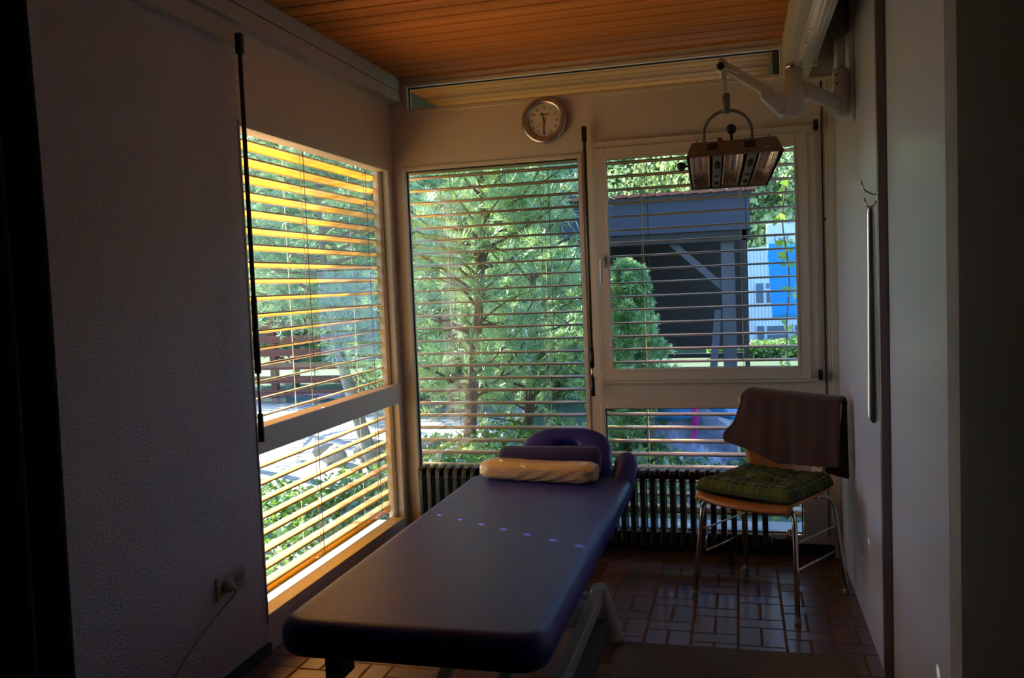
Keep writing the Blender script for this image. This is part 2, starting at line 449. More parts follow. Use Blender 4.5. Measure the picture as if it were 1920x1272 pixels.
# raised frame mouldings of the fixed lights
def ring(mb, x0, x1, z0, z1, w, y0, y1):
    mb.box(x0 - w, x0, y0, y1, z0 - w, z1 + w); mb.box(x1, x1 + w, y0, y1, z0 - w, z1 + w)
    mb.box(x0, x1, y0, y1, z1, z1 + w); mb.box(x0, x1, y0, y1, z0 - w, z0)
def fixed(name, x0, x1, z0, z1, w=.022):
    t = thing(name, None, None, ((x0 + x1) / 2, 0, z0), kind='structure')
    f = MB(); ring(f, x0, x1, z0, z1, w, -.008, .055); f.build('window_frame', 'white', t, bevel=.003)
    MB().box(x0 - .005, x1 + .005, .028, .032, z0 - .005, z1 + .005).build('glass', 'glass', t)
    g = MB(); ring(g, x0 + .006, x1 - .006, z0 + .006, z1 - .006, .006, .018, .028); g.build('gasket', 'black', t)
    return t
fixed('window_2', .076, 1.026, .10, 2.046)
fixed('window_4', 1.124, 2.098, .105, .742)
fixed('window_5', .108, 2.030, 2.372, 2.492, .02)
w3 = thing('window_3', None, None, (1.65, 0, .87), kind='structure')
f = MB(); ring(f, 1.168, 2.095, .942, 2.031, .052, -.028, .04)
f.box(1.118, 2.186, -.020, .0, .872, .90); f.box(1.118, 2.186, -.020, .0, 2.075, 2.118); f.box(2.14, 2.186, -.02, 0, .9, 2.075)
f.build('sash', 'white', w3, bevel=.004)
g = MB(); ring(g, 1.178, 2.085, .952, 2.021, .012, -.032, -.02); g.build('glazing_bead', 'white', w3, bevel=.002)
g = MB(); ring(g, 1.174, 2.089, .948, 2.025, .006, .01, .022); g.build('gasket', 'black', w3)
MB().box(1.165, 2.098, .022, .026, .94, 2.034).build('glass', 'glass', w3)
h = MB(); h.box(1.128, 1.152, -.040, -.026, 1.475, 1.535); h.tube([(1.14, -.04, 1.515), (1.14, -.062, 1.515), (1.14, -.066, 1.50), (1.137, -.066, 1.395)], [.009, .009, .009, .007], 8)
h.build('window_handle', 'lampwhite', w3, bevel=.002)
for zz in (.885, 2.085):
    MB().box(2.178, 2.198, -.045, -.018, zz, zz + .05).build('hinge', 'black', w3, bevel=.003)
# vertical panel joints and cover trims at the right of the back wall
struct(MB().box(2.214, 2.220, -.004, .01, .10, 2.33), 'trim_5', 'groove')
struct(MB().box(2.243, W, -.022, 0, .0, 2.33).box(2.228, 2.243, -.010, 0, .0, 2.33), 'trim_6', 'white', bevel=.003)
struct(MB().box(2.17, W, -.025, .0, 2.322, 2.336), 'trim_7', 'white', bevel=.002)
struct(MB().ball((2.226, -.004, 1.66), .007, 10, 6), 'trim_8', 'black')
struct(MB().box(0, W, -.012, 0, .0, .06), 'baseboard_back', 'skirt')

# right wall
struct(MB().box(W, W + .12, -1.45, .07, 0, 2.56), 'wall_right', 'panel')
struct(MB().box(W, W + .12, -2.34, -1.49, 0.012, 2.56), 'wall_right_near', 'panel')
st = MB(); st.box(W - .028, W + .02, -1.492, -1.462, .055, 2.56); st.box(W - .014, W + .02, -1.462, -1.445, .055, 2.56)
struct(st, 'trim_9', 'profile', bevel=.003)
struct(MB().box(W + .004, W + .1, -1.49, -1.45, .0, 2.56), 'trim_10', 'groove')
bw = MB(); bw.box(W - .006, W, -2.34, -1.495, .0, .055); struct(bw, 'baseboard_right', 'white')
struct(MB().box(W - .012, W + .12, -2.64, -2.34, 0, 2.56), 'wall_right_pier', 'plaster')
struct(MB().box(W - .05, W + .12, BACK, -2.62, 0, 2.56), 'door_1', 'darkwall')
struct(MB().box(-.14, W + .12, BACK - .1, BACK, 0, 2.56), 'wall_rear', 'reardim')

# ceiling beam over the lamp track and tube light
struct(MB().box(2.045, 2.165, BACK, -.002, 2.345, 2.54), 'trim_11', 'beam', bevel=.004)
t = thing('fluorescent_lamp', 'long ribbed tube lamp fixed under the white ceiling beam at upper right', 'ceiling lamp', (2.12, -.9, 2.345))
MB().box(2.085, 2.160, -1.62, -.50, 2.325, 2.3445).build('housing', 'lampwhite', t, bevel=.004)
d = MB()
d.grid(lambda u, v: (2.1225 + .036 * math.cos(PI * u) * (1 + .03 * math.cos(u * 44)), -1.60 + 1.08 * v, 2.326 - .044 * math.sin(PI * u) * (1 + .05 * math.cos(u * 44))), 48, 2)
d.build('diffuser', 'clear', t, solid=.003)
for yy in (-1.60, -.52): MB().box(2.084, 2.161, yy - .008, yy + .008, 2.278, 2.326).build('end_cap', 'lampwhite', t, bevel=.004)
for yy in (-.62, -.82, -1.02): MB().ball((2.095, yy, 2.298), .008, 10, 6).build('clip', 'chrome', t)

struct(MB().box(-.12, .018, .072, 1.10, 2.30, 2.54), 'trim_14', 'outbeam', bevel=.003)
struct(MB().box(2.0, 2.14, .072, 1.10, 2.345, 2.54), 'trim_15', 'outbeam', bevel=.003)
# ------------------------------------------------------------------ blinds
def blind(name, label, axis, c, a, b, z0, z1, first, pitch, ladders, group, tilt=0.0):
    mid = (a + b) / 2
    loc = (c, mid, z1) if axis == 'y' else (mid, c, z1)
    t = thing(name, label, 'blind', loc, group)
    hw = .04
    def P3(s, d, z): return (c + d, s, z) if axis == 'y' else (s, c + d, z)
    mb = MB(); n = 7
    ct_, st_ = math.cos(tilt), math.sin(tilt)
    def T(s, d, z): return P3(s, d * ct_ - z * st_, d * st_ + z * ct_)
    ds = [-hw, -.027, -.014, -.0045, .0045, .014, .027, hw]; n = len(ds)
    ss = [a] + [q for l in sorted(ladders) for q in (l - .008, l + .008)] + [b]
    vs = [T(q, d, .005 * (1 - (d / hw) ** 2)) for q in ss for d in ds]
    # cord slot punched through the slat at every ladder; rolled hems on both long edges
    fs = [(j * n + k, j * n + k + 1, (j + 1) * n + k + 1, (j + 1) * n + k) for j in range(len(ss) - 1) for k in range(n - 1) if not (j % 2 == 1 and k == 3)]
    mb.add(vs, fs, True)
    nsl = len(mb.f)
    for d in (-hw, hw): mb.tube([T(a, d, -.001), T(b, d, -.001)], .0034, 8)
    src = None; k = 0; z = first
    while z > z0:
        if src is None:
            me_o = mb.build('slat', 'slat', None, fix=False, solid=.0012)
            me_o.data.materials.append(M['hem']); [setattr(p_, 'material_index', 1) for p_ in me_o.data.polygons if p_.index >= nsl]; me_o.parent = t; me_o.location = Vector((0, 0, z)) - Vector(loc); src = me_o; src['z'] = 0; del src['z']
        else:
            o = src.copy(); col.objects.link(o); o.location = Vector((0, 0, z)) - Vector(loc)
            o.rotation_euler = (random.uniform(-.003, .003), 0, 0) if axis == 'x' else (0, random.uniform(-.003, .003), 0)
            if axis == 'x': o.rotation_euler = (0, 0, 0)
            else: o.rotation_euler = (0, 0, 0)
            o.location.z += random.uniform(-.0016, .0016)
        z -= pitch; k += 1
    br = MB(); s0, s1 = a, b
    p = P3(a, -hw, z + pitch * .55); q = P3(b, hw, z + pitch * .75)
    br.box(min(p[0], q[0]), max(p[0], q[0]), min(p[1], q[1]), max(p[1], q[1]), p[2], q[2]); br.build('bottom_rail', 'headrail', t, bevel=.004)
    hb = MB(); p = P3(a, -.05, z1 + .002); q = P3(b, .05, z1 + .06)
    hb.box(min(p[0], q[0]), max(p[0], q[0]), min(p[1], q[1]), max(p[1], q[1]), p[2], q[2]); hb.build('head_rail', 'headrail', t)
    for s in ladders:
        l1 = MB(); l1.tube([P3(s, .0435, z1 + .02), P3(s, .0435, z + pitch * .8)], .0016, 5); l1.tube([P3(s, -.0435, z1 + .02), P3(s, -.0435, z + pitch * .8)], .0016, 5)
        l1.build('ladder_cord', 'cord', t)
        l2 = MB(); l2.tube([P3(s + .028, .046, z1 + .02), P3(s + .028, .046, z + pitch * .8)], .0018, 5)
        l2.build('lift_cord', 'darkcord', t)
    return t
blind('venetian_blind', 'slatted outdoor blind glowing yellow behind the left side window', 'y', -.135, -1.66, .085, .16, 2.10, 2.096, .0702, (-1.48, -.87, -.19), 'outdoor slatted blinds', math.radians(11))
blind('venetian_blind', 'slatted outdoor blind behind the tall fixed window under the clock', 'x', .135, -.085, 1.05, .14, 2.045, 2.022, .0702, (.24, .80), 'outdoor slatted blinds')
blind('venetian_blind', 'slatted outdoor blind behind the opening window and low pane on the right', 'x', .135, 1.075, 2.16, .14, 2.045, 2.024, .0702, (1.33, 1.83), 'outdoor slatted blinds')
gr = MB(); gr.box(-.085, -.045, -.02, .02, .10, 2.12); gr.build('guide_rail', 'rail')
tag(bpy.data.objects['guide_rail'], 'brown vertical guide rail outside the room corner between both blinds', 'guide rail')
g2 = MB(); g2.box(1.052, 1.072, .09, .18, -.1, 2.12); o = g2.build('guide_rail', 'rail'); tag(o, 'brown vertical guide rail outside the mullion beside the opening window', 'guide rail')
struct(MB().box(-.36, -.10, -1.9, .10, .055, .085), 'trim_12', pbr('zinc_ledge', (.75, .74, .73), .5), bevel=.004)
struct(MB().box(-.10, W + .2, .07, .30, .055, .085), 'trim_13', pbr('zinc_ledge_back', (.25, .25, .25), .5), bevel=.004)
struct(MB().box(-.30, -.10, -1.9, -1.5, .085, 2.54), 'wall_left_outer_reveal', 'stucco')

# ------------------------------------------------------------------ crank rods
def crank(label, x, y, zt, zb, grip1, grip2, off):
    t = thing('crank_rod', label, 'blind crank', (x, y, zt), 'blind crank rods')
    MB().box(x - .012, x + .012, y - .012, y + .012, zt - .005, zt + .07).build('bracket', 'black', t, bevel=.003)
    MB().tube([(x, y, zt), (x + off, y - .004, grip1[0])], .0085, 8).build('rod', 'rod', t)
    MB().tube([(x + off, y - .004, grip1[0]), (x + off, y - .004, grip1[1])], [.011, .0125], 8).build('grip', 'black', t)
    MB().tube([(x + off, y - .004, grip1[1]), (x + off * 1.2, y - .006, grip2[0])], .006, 8).build('shaft', 'chrome', t)
    MB().tube([(x + off * 1.2, y - .006, grip2[0]), (x + off * 1.3, y - .008, grip2[1])], [.011, .012], 8).build('grip', 'black', t)
crank('dark crank rod hanging at the left edge of the yellow lit side window', .084, -1.604, 2.285, .87, (1.40, 1.115), (.965, .86), 0)
crank('dark crank rod hanging on the mullion left of the opening window', 1.072, -.045, 2.125, .82, (1.065, .965), (.915, .815), 0)

# ------------------------------------------------------------------ clock
C0 = (.862, -.0, 2.246)
t = thing('wall_clock', 'round wall clock with brushed metal rim above the tall window', 'clock', C0)
c = MB(); prof = [(.112, 0), (.118, -.012), (.118, -.030), (.112, -.040), (.100, -.043), (.088, -.034), (.087, -.022)]
c.lathe(prof, C0, 'y', 64); cl_ = c; cl_.f = cl_.f[:-1] if False else cl_.f
c.build('rim', 'alu', t)
MB().lathe([(.0875, -.018), (.0875, -.0225)], C0, 'y', 48).build('dial', 'face', t)
for n in range(1, 13):
    a = PI / 2 - n * PI / 6
    text_obj(str(n), .0215, 'numeral', 'ink', t, (C0[0] + .066 * math.cos(a), -.0232, C0[2] + .066 * math.sin(a)))
tk = MB()
for n in range(60):
    a = n * PI / 30; r0 = .079 if n % 5 else .077
    tk.obox((C0[0] + r0 * math.cos(a), -.0232, C0[2] + r0 * math.sin(a)), (C0[0] + .083 * math.cos(a), -.0232, C0[2] + .083 * math.sin(a)), .0012, .0004, (0, 1, 0))
tk.build('minute_marks', 'ink', t)
text_obj('CHRONOME', .0095, 'dial_lettering', 'ink', t, (C0[0] + .002, -.0232, C0[2] + .032))
def hand(name, ang, ln, w, tail, yy):
    d = Vector((math.sin(ang), 0, math.cos(ang))); p = Vector((C0[0], yy, C0[2]))
    MB().obox(p - d * tail, p + d * ln, w, .0008, (0, 1, 0)).build(name, 'ink', t)
hand('hour_hand', math.radians(-15), .045, .0055, .010, -.026)
hand('minute_hand', math.radians(183), .072, .004, .012, -.0275)
hand('second_hand', math.radians(234), .05, .0012, .018, -.029)
MB().lathe([(.004, -.022), (.004, -.031)], C0, 'y', 12).build('hub', 'chrome', t)

# ------------------------------------------------------------------ treatment table
def rounded_slab(x0, x1, y0, y1, z0, z1, rc, re, n=8, hole=None):
    # slab with plan corner radius rc and edge rounding re
    mb = MB(); rings = []
    def outline(off, z):
        pts = []; R = max(rc - off, .002)
        for (cx, cyy, a0) in ((x1 - rc, y1 - rc, 0), (x0 + rc, y1 - rc, PI / 2), (x0 + rc, y0 + rc, PI), (x1 - rc, y0 + rc, 3 * PI / 2)):
            for k in range(n + 1):
                a = a0 + PI / 2 * k / n; pts.append((cx + R * math.cos(a), cyy + R * math.sin(a), z))
        return pts
    m = 7
    for i in range(m + 1):
        a = PI / 2 * i / m; rings.append(outline(re * (1 - math.sin(a)), z0 + re * (1 - math.cos(a))))
    for i in range(m + 1):
        a = PI / 2 * i / m; rings.append(outline(re * (1 - math.cos(a)), z1 - re * (1 - math.sin(a))))
    L = len(rings[0]); vs = [p for r in rings for p in r]
    fs = [(i * L + k, i * L + (k + 1) % L, (i + 1) * L + (k + 1) % L, (i + 1) * L + k) for i in range(len(rings) - 1) for k in range(L)]
    fs += [tuple(reversed(range(L))), tuple((len(rings) - 1) * L + k for k in range(L))]
    return mb.add(vs, fs, True)
BX0, BX1, BY0, BY1, BZ = .555, 1.325, -2.40, -.53, .512
t = thing('treatment_table', 'dark blue padded treatment table with face hole headrest on pale metal base', 'treatment table', (.96, -1.5, 0))
rounded_slab(BX0, BX1, BY0, BY1, .405, BZ, .085, .045).build('padded_top', 'leather', t)
MB().box(.66, 1.26, -2.28, -.62, .375, .408).build('underboard', 'black', t)
# headrest: thick tilted plate with an oval face hole
def headrest():
    mb = MB(); n = 48; th = .075
    c0 = Vector((.985, -.395, .555)); tilt = math.radians(52)
    U = Vector((1, 0, 0)); V = Vector((0, math.cos(tilt), math.sin(tilt))); Nn = U.cross(V)
    def sup(a, rx, ry, e): 
        ca, sa = math.cos(a), math.sin(a)
        return (math.copysign(abs(ca) ** e, ca) * rx, math.copysign(abs(sa) ** e, sa) * ry)
    rings = []
    for (k, q) in ((1, -.5), (.96, -.5)): pass
    prof = []
    m = 6
    for i in range(m + 1):   # outer rounding from back face to front face
        a = -PI / 2 + PI * i / m; prof.append(('o', math.cos(a) * .03, math.sin(a) * th / 2))
    for i in range(m + 1):   # inner wall of the hole from front to back
        a = PI / 2 - PI * i / m; prof.append(('h', math.cos(a) * .022, math.sin(a) * th / 2))
    vs = []
    for (kind, off, d) in prof:
        for k in range(n):
            a = 2 * PI * k / n
            if kind == 'o':
                x, y_ = sup(a, .195 + off, .135 + off, .72)
                if y_ < 0: x *= 1.04
            else:
                x, y_ = sup(a, .083 - off, .052 - off, .85); y_ += .048
            vs.append(c0 + U * x + V * y_ + Nn * d)
    fs = []; Lr = len(prof)
    for i in range(Lr):
        for k in range(n): fs.append((i * n + k, i * n + (k + 1) % n, ((i + 1) % Lr) * n + (k + 1) % n, ((i + 1) % Lr) * n + k))
    return mb.add(vs, fs, True)
headrest().build('headrest', 'leather', t)
for x in (.85, 1.12): MB().tube([(x, -.66, .39), (x, -.42, .47)], .012).build('headrest_bracket', 'frame_paint', t)
ar = MB(); pts = []; rs = []
for i in range(13):
    s = i / 12; pts.append(Vector((1.262 + .040 * s, -.62 + .15 * s, .40 + .205 * s))); rs.append(.056 * math.sqrt(max(0.02, 1 - max(0, (s - .72) / .28) ** 2)) * (1 if s > .12 else .8 + s))
ar.tube(pts, rs, 20); ar.build('armrest', 'leather', t)
# base: column foot, T rail, crossbars, scissor arms, end box
b = MB(); b.tube([(1.30, -1.165, 0), (1.298, -1.168, .02), (1.264, -1.205, .215), (1.262, -1.207, .225)], [.052, .050, .034, .033], 32); b.build('foot', 'frame_paint', t)
b = MB(); b.obox((1.262, -1.235, .195), (1.245, -2.25, .16), .042, .055); b.build('side_rail', 'frame_paint', t, bevel=.004)
b = MB(); b.obox((1.215, -1.27, .19), (1.20, -1.52, .19), .045, .012); b.build('bracket_plate', 'frame_paint', t, bevel=.002)
b = MB(); b.box(.69, 1.25, -1.235, -1.19, .15, .20); b.build('cross_bar', 'frame_paint', t, bevel=.004); b = MB(); b.box(.70, 1.23, -2.20, -2.155, .13, .18); b.build('cross_bar', 'frame_paint', t, bevel=.004)
b = MB(); b.tube([(.64, -1.165, 0), (.642, -1.168, .02), (.676, -1.205, .215), (.678, -1.207, .225)], [.052, .050, .034, .033], 32); b.build('foot', 'frame_paint', t)
b = MB(); b.obox((1.285, -1.27, .09), (1.275, -2.2, .055), .05, .07); b.build('lower_rail', 'dark_grey', t, bevel=.003)
b = MB(); b.obox((.80, -1.25, .18), (.80, -2.05, .38), .04, .03).obox((1.12, -1.25, .18), (1.12, -2.05, .38), .04, .03); b.build('scissor_arm', 'frame_paint', t, bevel=.003)
b = MB(); b.obox((.88, -2.15, .10), (.88, -1.3, .38), .04, .03).obox((1.08, -2.15, .10), (1.08, -1.3, .38), .04, .03); b.build('scissor_arm', 'frame_paint', t, bevel=.003)
b = MB(); b.box(.645, .70, -2.27, -2.19, .30, .378); b.build('end_bracket', 'black', t, bevel=.003)
b = MB(); b.lathe([(.05, 0), (.05, .05), (.02, .06), (.02, .13)], (.72, -2.18, 0), 'z', 20).lathe([(.05, 0), (.05, .05), (.02, .06), (.02, .13)], (1.22, -2.18, 0), 'z', 20); b.build('levelling_foot', 'frame_paint', t)

# roller and foam pillow lying on the table
r = MB(); pts = []; rs = []
for (x, q) in ((.700, .3), (.703, .72), (.712, .93), (.73, 1), (.94, 1.0), (1.15, 1), (1.167, .93), (1.177, .72), (1.18, .3)):
    pts.append((x, -.545, BZ + .068)); rs.append(.066 * q)
r.tube(pts, rs, 24); o = r.build('bolster', 'navy'); tag(o, 'dark navy cylindrical bolster lying between headrest and cream pillow', 'bolster')
pl = MB()
def pil(u, v):
    a = 2 * PI * v; x = -.275 + .55 * u
    en = 1 - .30 * max(0, (abs(u - .5) - .40) / .10) ** 2
    ca, sa = math.cos(a), math.sin(a)
    yy = math.copysign(abs(ca) ** .6, ca) * .062 * en; zz = math.copysign(abs(sa) ** .65, sa) * .046 * en
    if sa > 0: zz *= 1.05 + .25 * math.cos(a + .6) - .22 * math.exp(-((u - .55) / .25) ** 2) * .6
    cr = .0022 * math.sin(38 * u + 9 * v * 6) * (1 if u > .3 else .3) * (1 if sa < .4 else .2)
    rz = math.radians(-8); X, Y = x * math.cos(rz) - (yy + cr) * math.sin(rz), x * math.sin(rz) + (yy + cr) * math.cos(rz)
    return (.912 + X, -.665 + Y, BZ + .0465 + zz + cr)
pl.grid(pil, 60, 40)
nu = 61
pl.f.append(tuple(j * nu for j in range(40))); pl.s.append(False); pl.f.append(tuple(j * nu + 60 for j in reversed(range(40)))); pl.s.append(False)
o = pl.build('neck_pillow', 'plastic_wrap'); tag(o, 'cream foam neck pillow in crinkled clear film on the treatment table', 'pillow')

# ------------------------------------------------------------------ radiator
t = thing('radiator', 'long low black column radiator standing under the back windows', 'radiator', (1.05, -.16, 0))
sec = MB()
def col_(y0, y1, z0, z1, w): sec.prism([(y0, z0), (y1, z0), (y1, z1), (y0, z1)], -w / 2, w / 2, 'x')
col_(-.222, -.188, .10, .44, .026); col_(-.175, -.145, .12, .43, .022); col_(-.132, -.098, .10, .44, .026)
sec.prism([(-.225, .405), (-.095, .405), (-.095, .445), (-.11, .462), (-.21, .462), (-.225, .445)], -.015, .015, 'x')
sec.prism([(-.225, .15), (-.095, .15), (-.095, .105), (-.11, .088), (-.21, .088), (-.225, .105)], -.015, .015, 'x')
sec.tube([(-.027, -.16, .435), (.027, -.16, .435)], .026, 12); sec.tube([(-.027, -.16, .120), (.027, -.16, .120)], .026, 12)
x = .165; first = None
while x < 1.955:
    if first is None:
        first = sec.build('radiator_section', 'radiator', None, bevel=.006); first.parent = t; first.location = Vector((x, 0, 0)) - Vector(t.location)
    else:
        o = first.copy(); col.objects.link(o); o.location = Vector((x, 0, 0)) - Vector(t.location)
    x += .0485
for x in (.3, 1.02, 1.75):
    MB().box(x - .012, x + .012, -.20, -.12, 0, .10).build('foot', 'radiator', t)
pp = MB(); pp.tube([(1.945, -.16, .12), (2.03, -.16, .12), (2.06, -.16, .10), (2.06, -.16, 0)], .011, 10); pp.build('pipe', 'rod', t)
MB().lathe([(.022, 0), (.022, .03), (.017, .055), (.0, .058)], (2.03, -.16, .12), 'z', 16).build('valve', 'chrome', t)

# ------------------------------------------------------------------ chair (built facing -y in its own space, then turned)
ch = thing('stacking_chair', 'plywood chair with chrome legs beside the radiator in the right corner', 'chair', (0, 0, 0))
def seat_fn(u, v):       # u across, v front->back
    x = (u - .5); w = .43 + .02 * math.cos(PI * (v - .2)); X = x * w
    Y = -.245 + .43 * v + .02 * (4 * x * x) * (1 if v < .2 else -1) * (1 if (v < .1 or v > .9) else 0)
    Z = .462 - .022 * (1 - (2 * x) ** 2) * math.sin(PI * min(1, v * 1.1)) + .010 * (2 * x) ** 2 - .030 * max(0, (.14 - v) / .14) ** 2
    return (X, Y, Z)
s = MB(); s.grid(seat_fn, 20, 20); s.build('seat', 'ply', ch, solid=.011, bevel=0)
def back_fn(u, v):
    x = u - .5
    w = .40 + .10 * math.sin(PI * min(1, max(0, v - .25) / .75) * .6) - .06 * max(0, .25 - v) / .25
    if v > .93: w -= .05 * ((v - .93) / .07) ** 2
    Y = .185 + .05 * v - .045 * (1 - (2 * x) ** 2) * -1 - .04
    return (x * w, Y, .50 + .37 * v - .012 * (2 * x) ** 2 * (v > .9))
bk = MB(); bk.grid(back_fn, 20, 20); bk.build('backrest', 'ply', ch, solid=.010)
def bend(pts, k=5):
    # round every inner corner of a polyline
    P_ = [Vector(p) for p in pts]; out = [P_[0]]
    for i in range(1, len(P_) - 1):
        a, b, c = P_[i - 1], P_[i], P_[i + 1]; d = min(.05, (b - a).length * .45, (c - b).length * .45)
        p = b + (a - b).normalized() * d; q = b + (c - b).normalized() * d
        for j in range(k + 1):
            w = j / k; out.append(p.lerp(b, w).lerp(b.lerp(q, w), w))
    out.append(P_[-1]); return out
FX, FY, RX, RY = .246, -.218, .246, .215
for sx in (-1, 1):
    for (fx, fy, tx, ty) in ((sx * FX, FY, sx * .17, -.10), (sx * RX, RY, sx * .17, .08)):
        zt = .437
        lg = MB(); lg.tube(bend([(fx, fy, .012), (sx * .215, fy * .78, zt), (sx * .05, ty * .7, zt + .002)]), .0105, 12)
        lg.build('leg', 'chrome', ch)
        MB().lathe([(.014, 0), (.014, .02), (.011, .024)], (fx, fy, 0), 'z', 12).build('foot_cap', 'sensor', ch)
    # side ladder links between front and rear leg (stacking rails)
    a0 = Vector((sx * .222, -.183, .30)); b0 = Vector((sx * .222, .183, .30)); a1 = Vector((sx * .232, -.192, .195)); b1 = Vector((sx * .232, .192, .195))
    off = Vector((-sx * .015, .028, 0))
    MB().tube(bend([a0, a0 + off, b0 - Vector((sx * .015, .028, 0)), b0]), .0045, 8).tube([a1 + off, b1 - Vector((sx * .012, .02, 0))], .0045, 8).tube([a0 + off, a1 + off], .0045, 8).build('stretcher', 'chrome', ch)
MB().tube([(-.17, .10, .437), (-.17, .175, .44), (-.16, .20, .54), (-.16, .215, .62)], .009, 10).build('back_support', 'chrome', ch)
MB().tube([(.17, .10, .437), (.17, .175, .44), (.16, .20, .54), (.16, .215, .62)], .009, 10).build('back_support', 'chrome', ch)
CL = Vector((1.915, -.575, 0)); CR = -math.atan2(.52, .855)
ch.location = CL; ch.rotation_euler = (0, 0, CR)

# cushion (tufted), in chair space
cu = MB()
def cush(u, v):
    # closed lens: v 0..1 walks round from bottom to top through rings
    pass
n = 40
def ctop(u, v, s=1):
    x = 2 * u - 1; y_ = 2 * v - 1
    X = .222 * math.copysign(abs(x) ** 1.0, x); Y = .205 * y_
    e = max(abs(x), abs(y_)); edge = (1 - e ** 6) ** .5 if e < 1 else 0
    r2 = (x ** 4 + y_ ** 4) ** .25
    k = min(1, 1 / max(r2 / e, 1e-6) if e > 0 else 1)
    k = .93 + .07 * k if e > 0 else 1
    tuft = 0
    for tx in (-.36, .36):
        for ty in (-.36, .36):
            d = math.hypot(x - tx, y_ - ty); tuft += math.exp(-(d / .22) ** 2)
    H = (.062 + .010 * math.cos(3 * x) * math.cos(2.5 * y_)) * edge - .034 * tuft * s * (1 if s > 0 else 0) + (.002 * math.sin(21 * x + 5 * y_) * edge)
    return (X * k, Y * k + -.025, s * max(H, -.01) if s > 0 else -.018 * edge)
cu.grid(lambda u, v: tuple(Vector(ctop(u, v, 1)) + Vector((0, 0, .487))), n, n)
cu.grid(lambda u, v: tuple(Vector(ctop(u, v, -1)) + Vector((0, 0, .487))), n, n)
o = cu.build('seat_cushion', 'plaid', None); o.location = CL; o.rotation_euler = (0, 0, CR + .02)
tag(o, 'green and yellow plaid tufted cushion on the plywood chair seat', 'cushion')

# brown wool blanket over the backrest (chair space)
def blanket(u, v):
    # u across (0 = viewer's left), v: 0 front hem, .5 top, 1 rear hem
    x = -.262 + .515 * u
    top = .885 - .02 * u - .03 * max(0, (.12 - u) / .12) ** 2
    fb = .585 - .05 * u if u > .28 else .60 + .0 * u
    fb = .628 - .075 * min(1, u / .45)
    if u > .45: fb = .553 + .03 * (u - .45)
    rb = .60 - .10 * u
    u_ = u
    yb = .205
    if v < .44:
        s = v / .44; z = fb + (top - .035 - fb) * s; y_ = yb - .030 - .028 * (1 - s)
        bulge = .03 * math.exp(-((u - .03) / .12) ** 2) * (1 - s); x -= bulge + .035 * math.exp(-((u) / .10) ** 2) * math.exp(-((s - .18) / .22) ** 2)
        x += .03 * math.exp(-(u / .15) ** 2) * s
        y_ += .006 * math.sin(14 * u + 2 * s) * (1 - s * .6) + .003 * math.sin(37 * u)
    elif v < .56:
        a = (v - .44) / .12 * PI; z = top - .035 + .035 * math.sin(a); y_ = yb + .004 - .034 * math.cos(a)
        x += .03 * math.exp(-(u / .15) ** 2)
    else:
        s = (v - .56) / .44; z = top - .035 + (rb - top + .035) * s; y_ = yb + .030 + .010 * s
        y_ += .010 * math.sin(12 * u + 1) * s
        x += .03 * math.exp(-(u / .15) ** 2) * (1 - s)
    return (x, y_, z)
bl = MB(); bl.grid(blanket, 60, 70)
o = bl.build('blanket', 'towel', None, solid=.012, sub=1); o.location = CL; o.rotation_euler = (0, 0, CR)
tag(o, 'brown wool blanket folded over the backrest of the chair', 'blanket')

# ------------------------------------------------------------------ heat lamp on swivel arm, mounted to the right wall
AY = -.72
t = thing('swivel_heat_lamp', 'wall mounted articulated treatment lamp hanging before the opening window', 'treatment lamp', (W, AY, 2.02))
MB().box(W - .012, W, AY - .045, AY + .045, 2.0, 2.50).build('wall_plate', 'lampwhite', t, bevel=.003)
b = MB(); b.tube([(2.225, AY, 2.20), (2.225, AY, 2.36)], .021, 20); b.build('upper_shaft', 'lampwhite', t)
MB().tube([(2.225, AY, 2.35), (2.225, AY, 2.50)], .036, 24).build('ceiling_socket', 'headgrey', t)
b = MB(); b.lathe([(.026, 0), (.033, .012), (.033, .12), (.029, .135), (0, .135)], (2.228, AY, 2.075), 'z', 24)
b.build('column', 'lampwhite', t)
for (dy, dz) in ((-.02, .11), (-.02, .075)): MB().ball((2.210, AY - .027, 2.075 + dz), .0045, 8, 6).build('screw', 'black', t)
MB().lathe([(.020, 0), (.030, .01), (.032, .055), (.026, .062)], (2.228, AY, 2.018), 'z', 24).build('swivel_base', 'lampwhite', t)
EX, EY = 2.045, -.80
MB().tube([(2.228, AY, 2.066), (EX, EY, 2.150)], [.029, .031], 20).build('lower_arm', 'lampwhite', t)
b = MB(); b.lathe([(.012, 0), (.028, .010), (.038, .035), (.038, .095), (.0345, .10), (.0345, .188), (0, .19)], (EX, EY, 2.022), 'z', 28); b.build('joint_housing', 'lampwhite', t)
MB().lathe([(.030, 0), (.030, .020), (0, .02)], (EX, EY, 2.212), 'z', 28).build('joint_cap', 'chrome', t)
# shell that covers the lower knuckle: rounded wedge
d = Vector((1.768 - EX, -.02, 2.262 - 2.10)).normalized()
def shell(prof, th, name, mat, cyy=EY):
    b = MB(); b.prism(prof, cyy - th / 2, cyy + th / 2, 'y'); return b.build(name, mat, t, bevel=.008, seg=3)
shell([(2.000, 2.027), (1.984, 2.035), (1.918, 2.104), (1.913, 2.124), (1.937, 2.135), (2.005, 2.113), (2.024, 2.088), (2.018, 2.052)], .056, 'knuckle_cover', 'lampwhite')
MB().obox((EX - .085, EY, 2.120), (1.790, EY, 2.240), .040, .040).build('spring_arm', 'lampwhite', t, bevel=.008, seg=3)
shell([(1.752, 2.250), (1.760, 2.284), (1.769, 2.286), (1.795, 2.259), (1.842, 2.215), (1.828, 2.210), (1.786, 2.231)], .046, 'tip_cover', 'lampwhite')
MB().tube([(1.766, EY - .028, 2.245), (1.766, EY + .028, 2.245)], .019, 20).build('tip_joint', 'lampwhite', t)
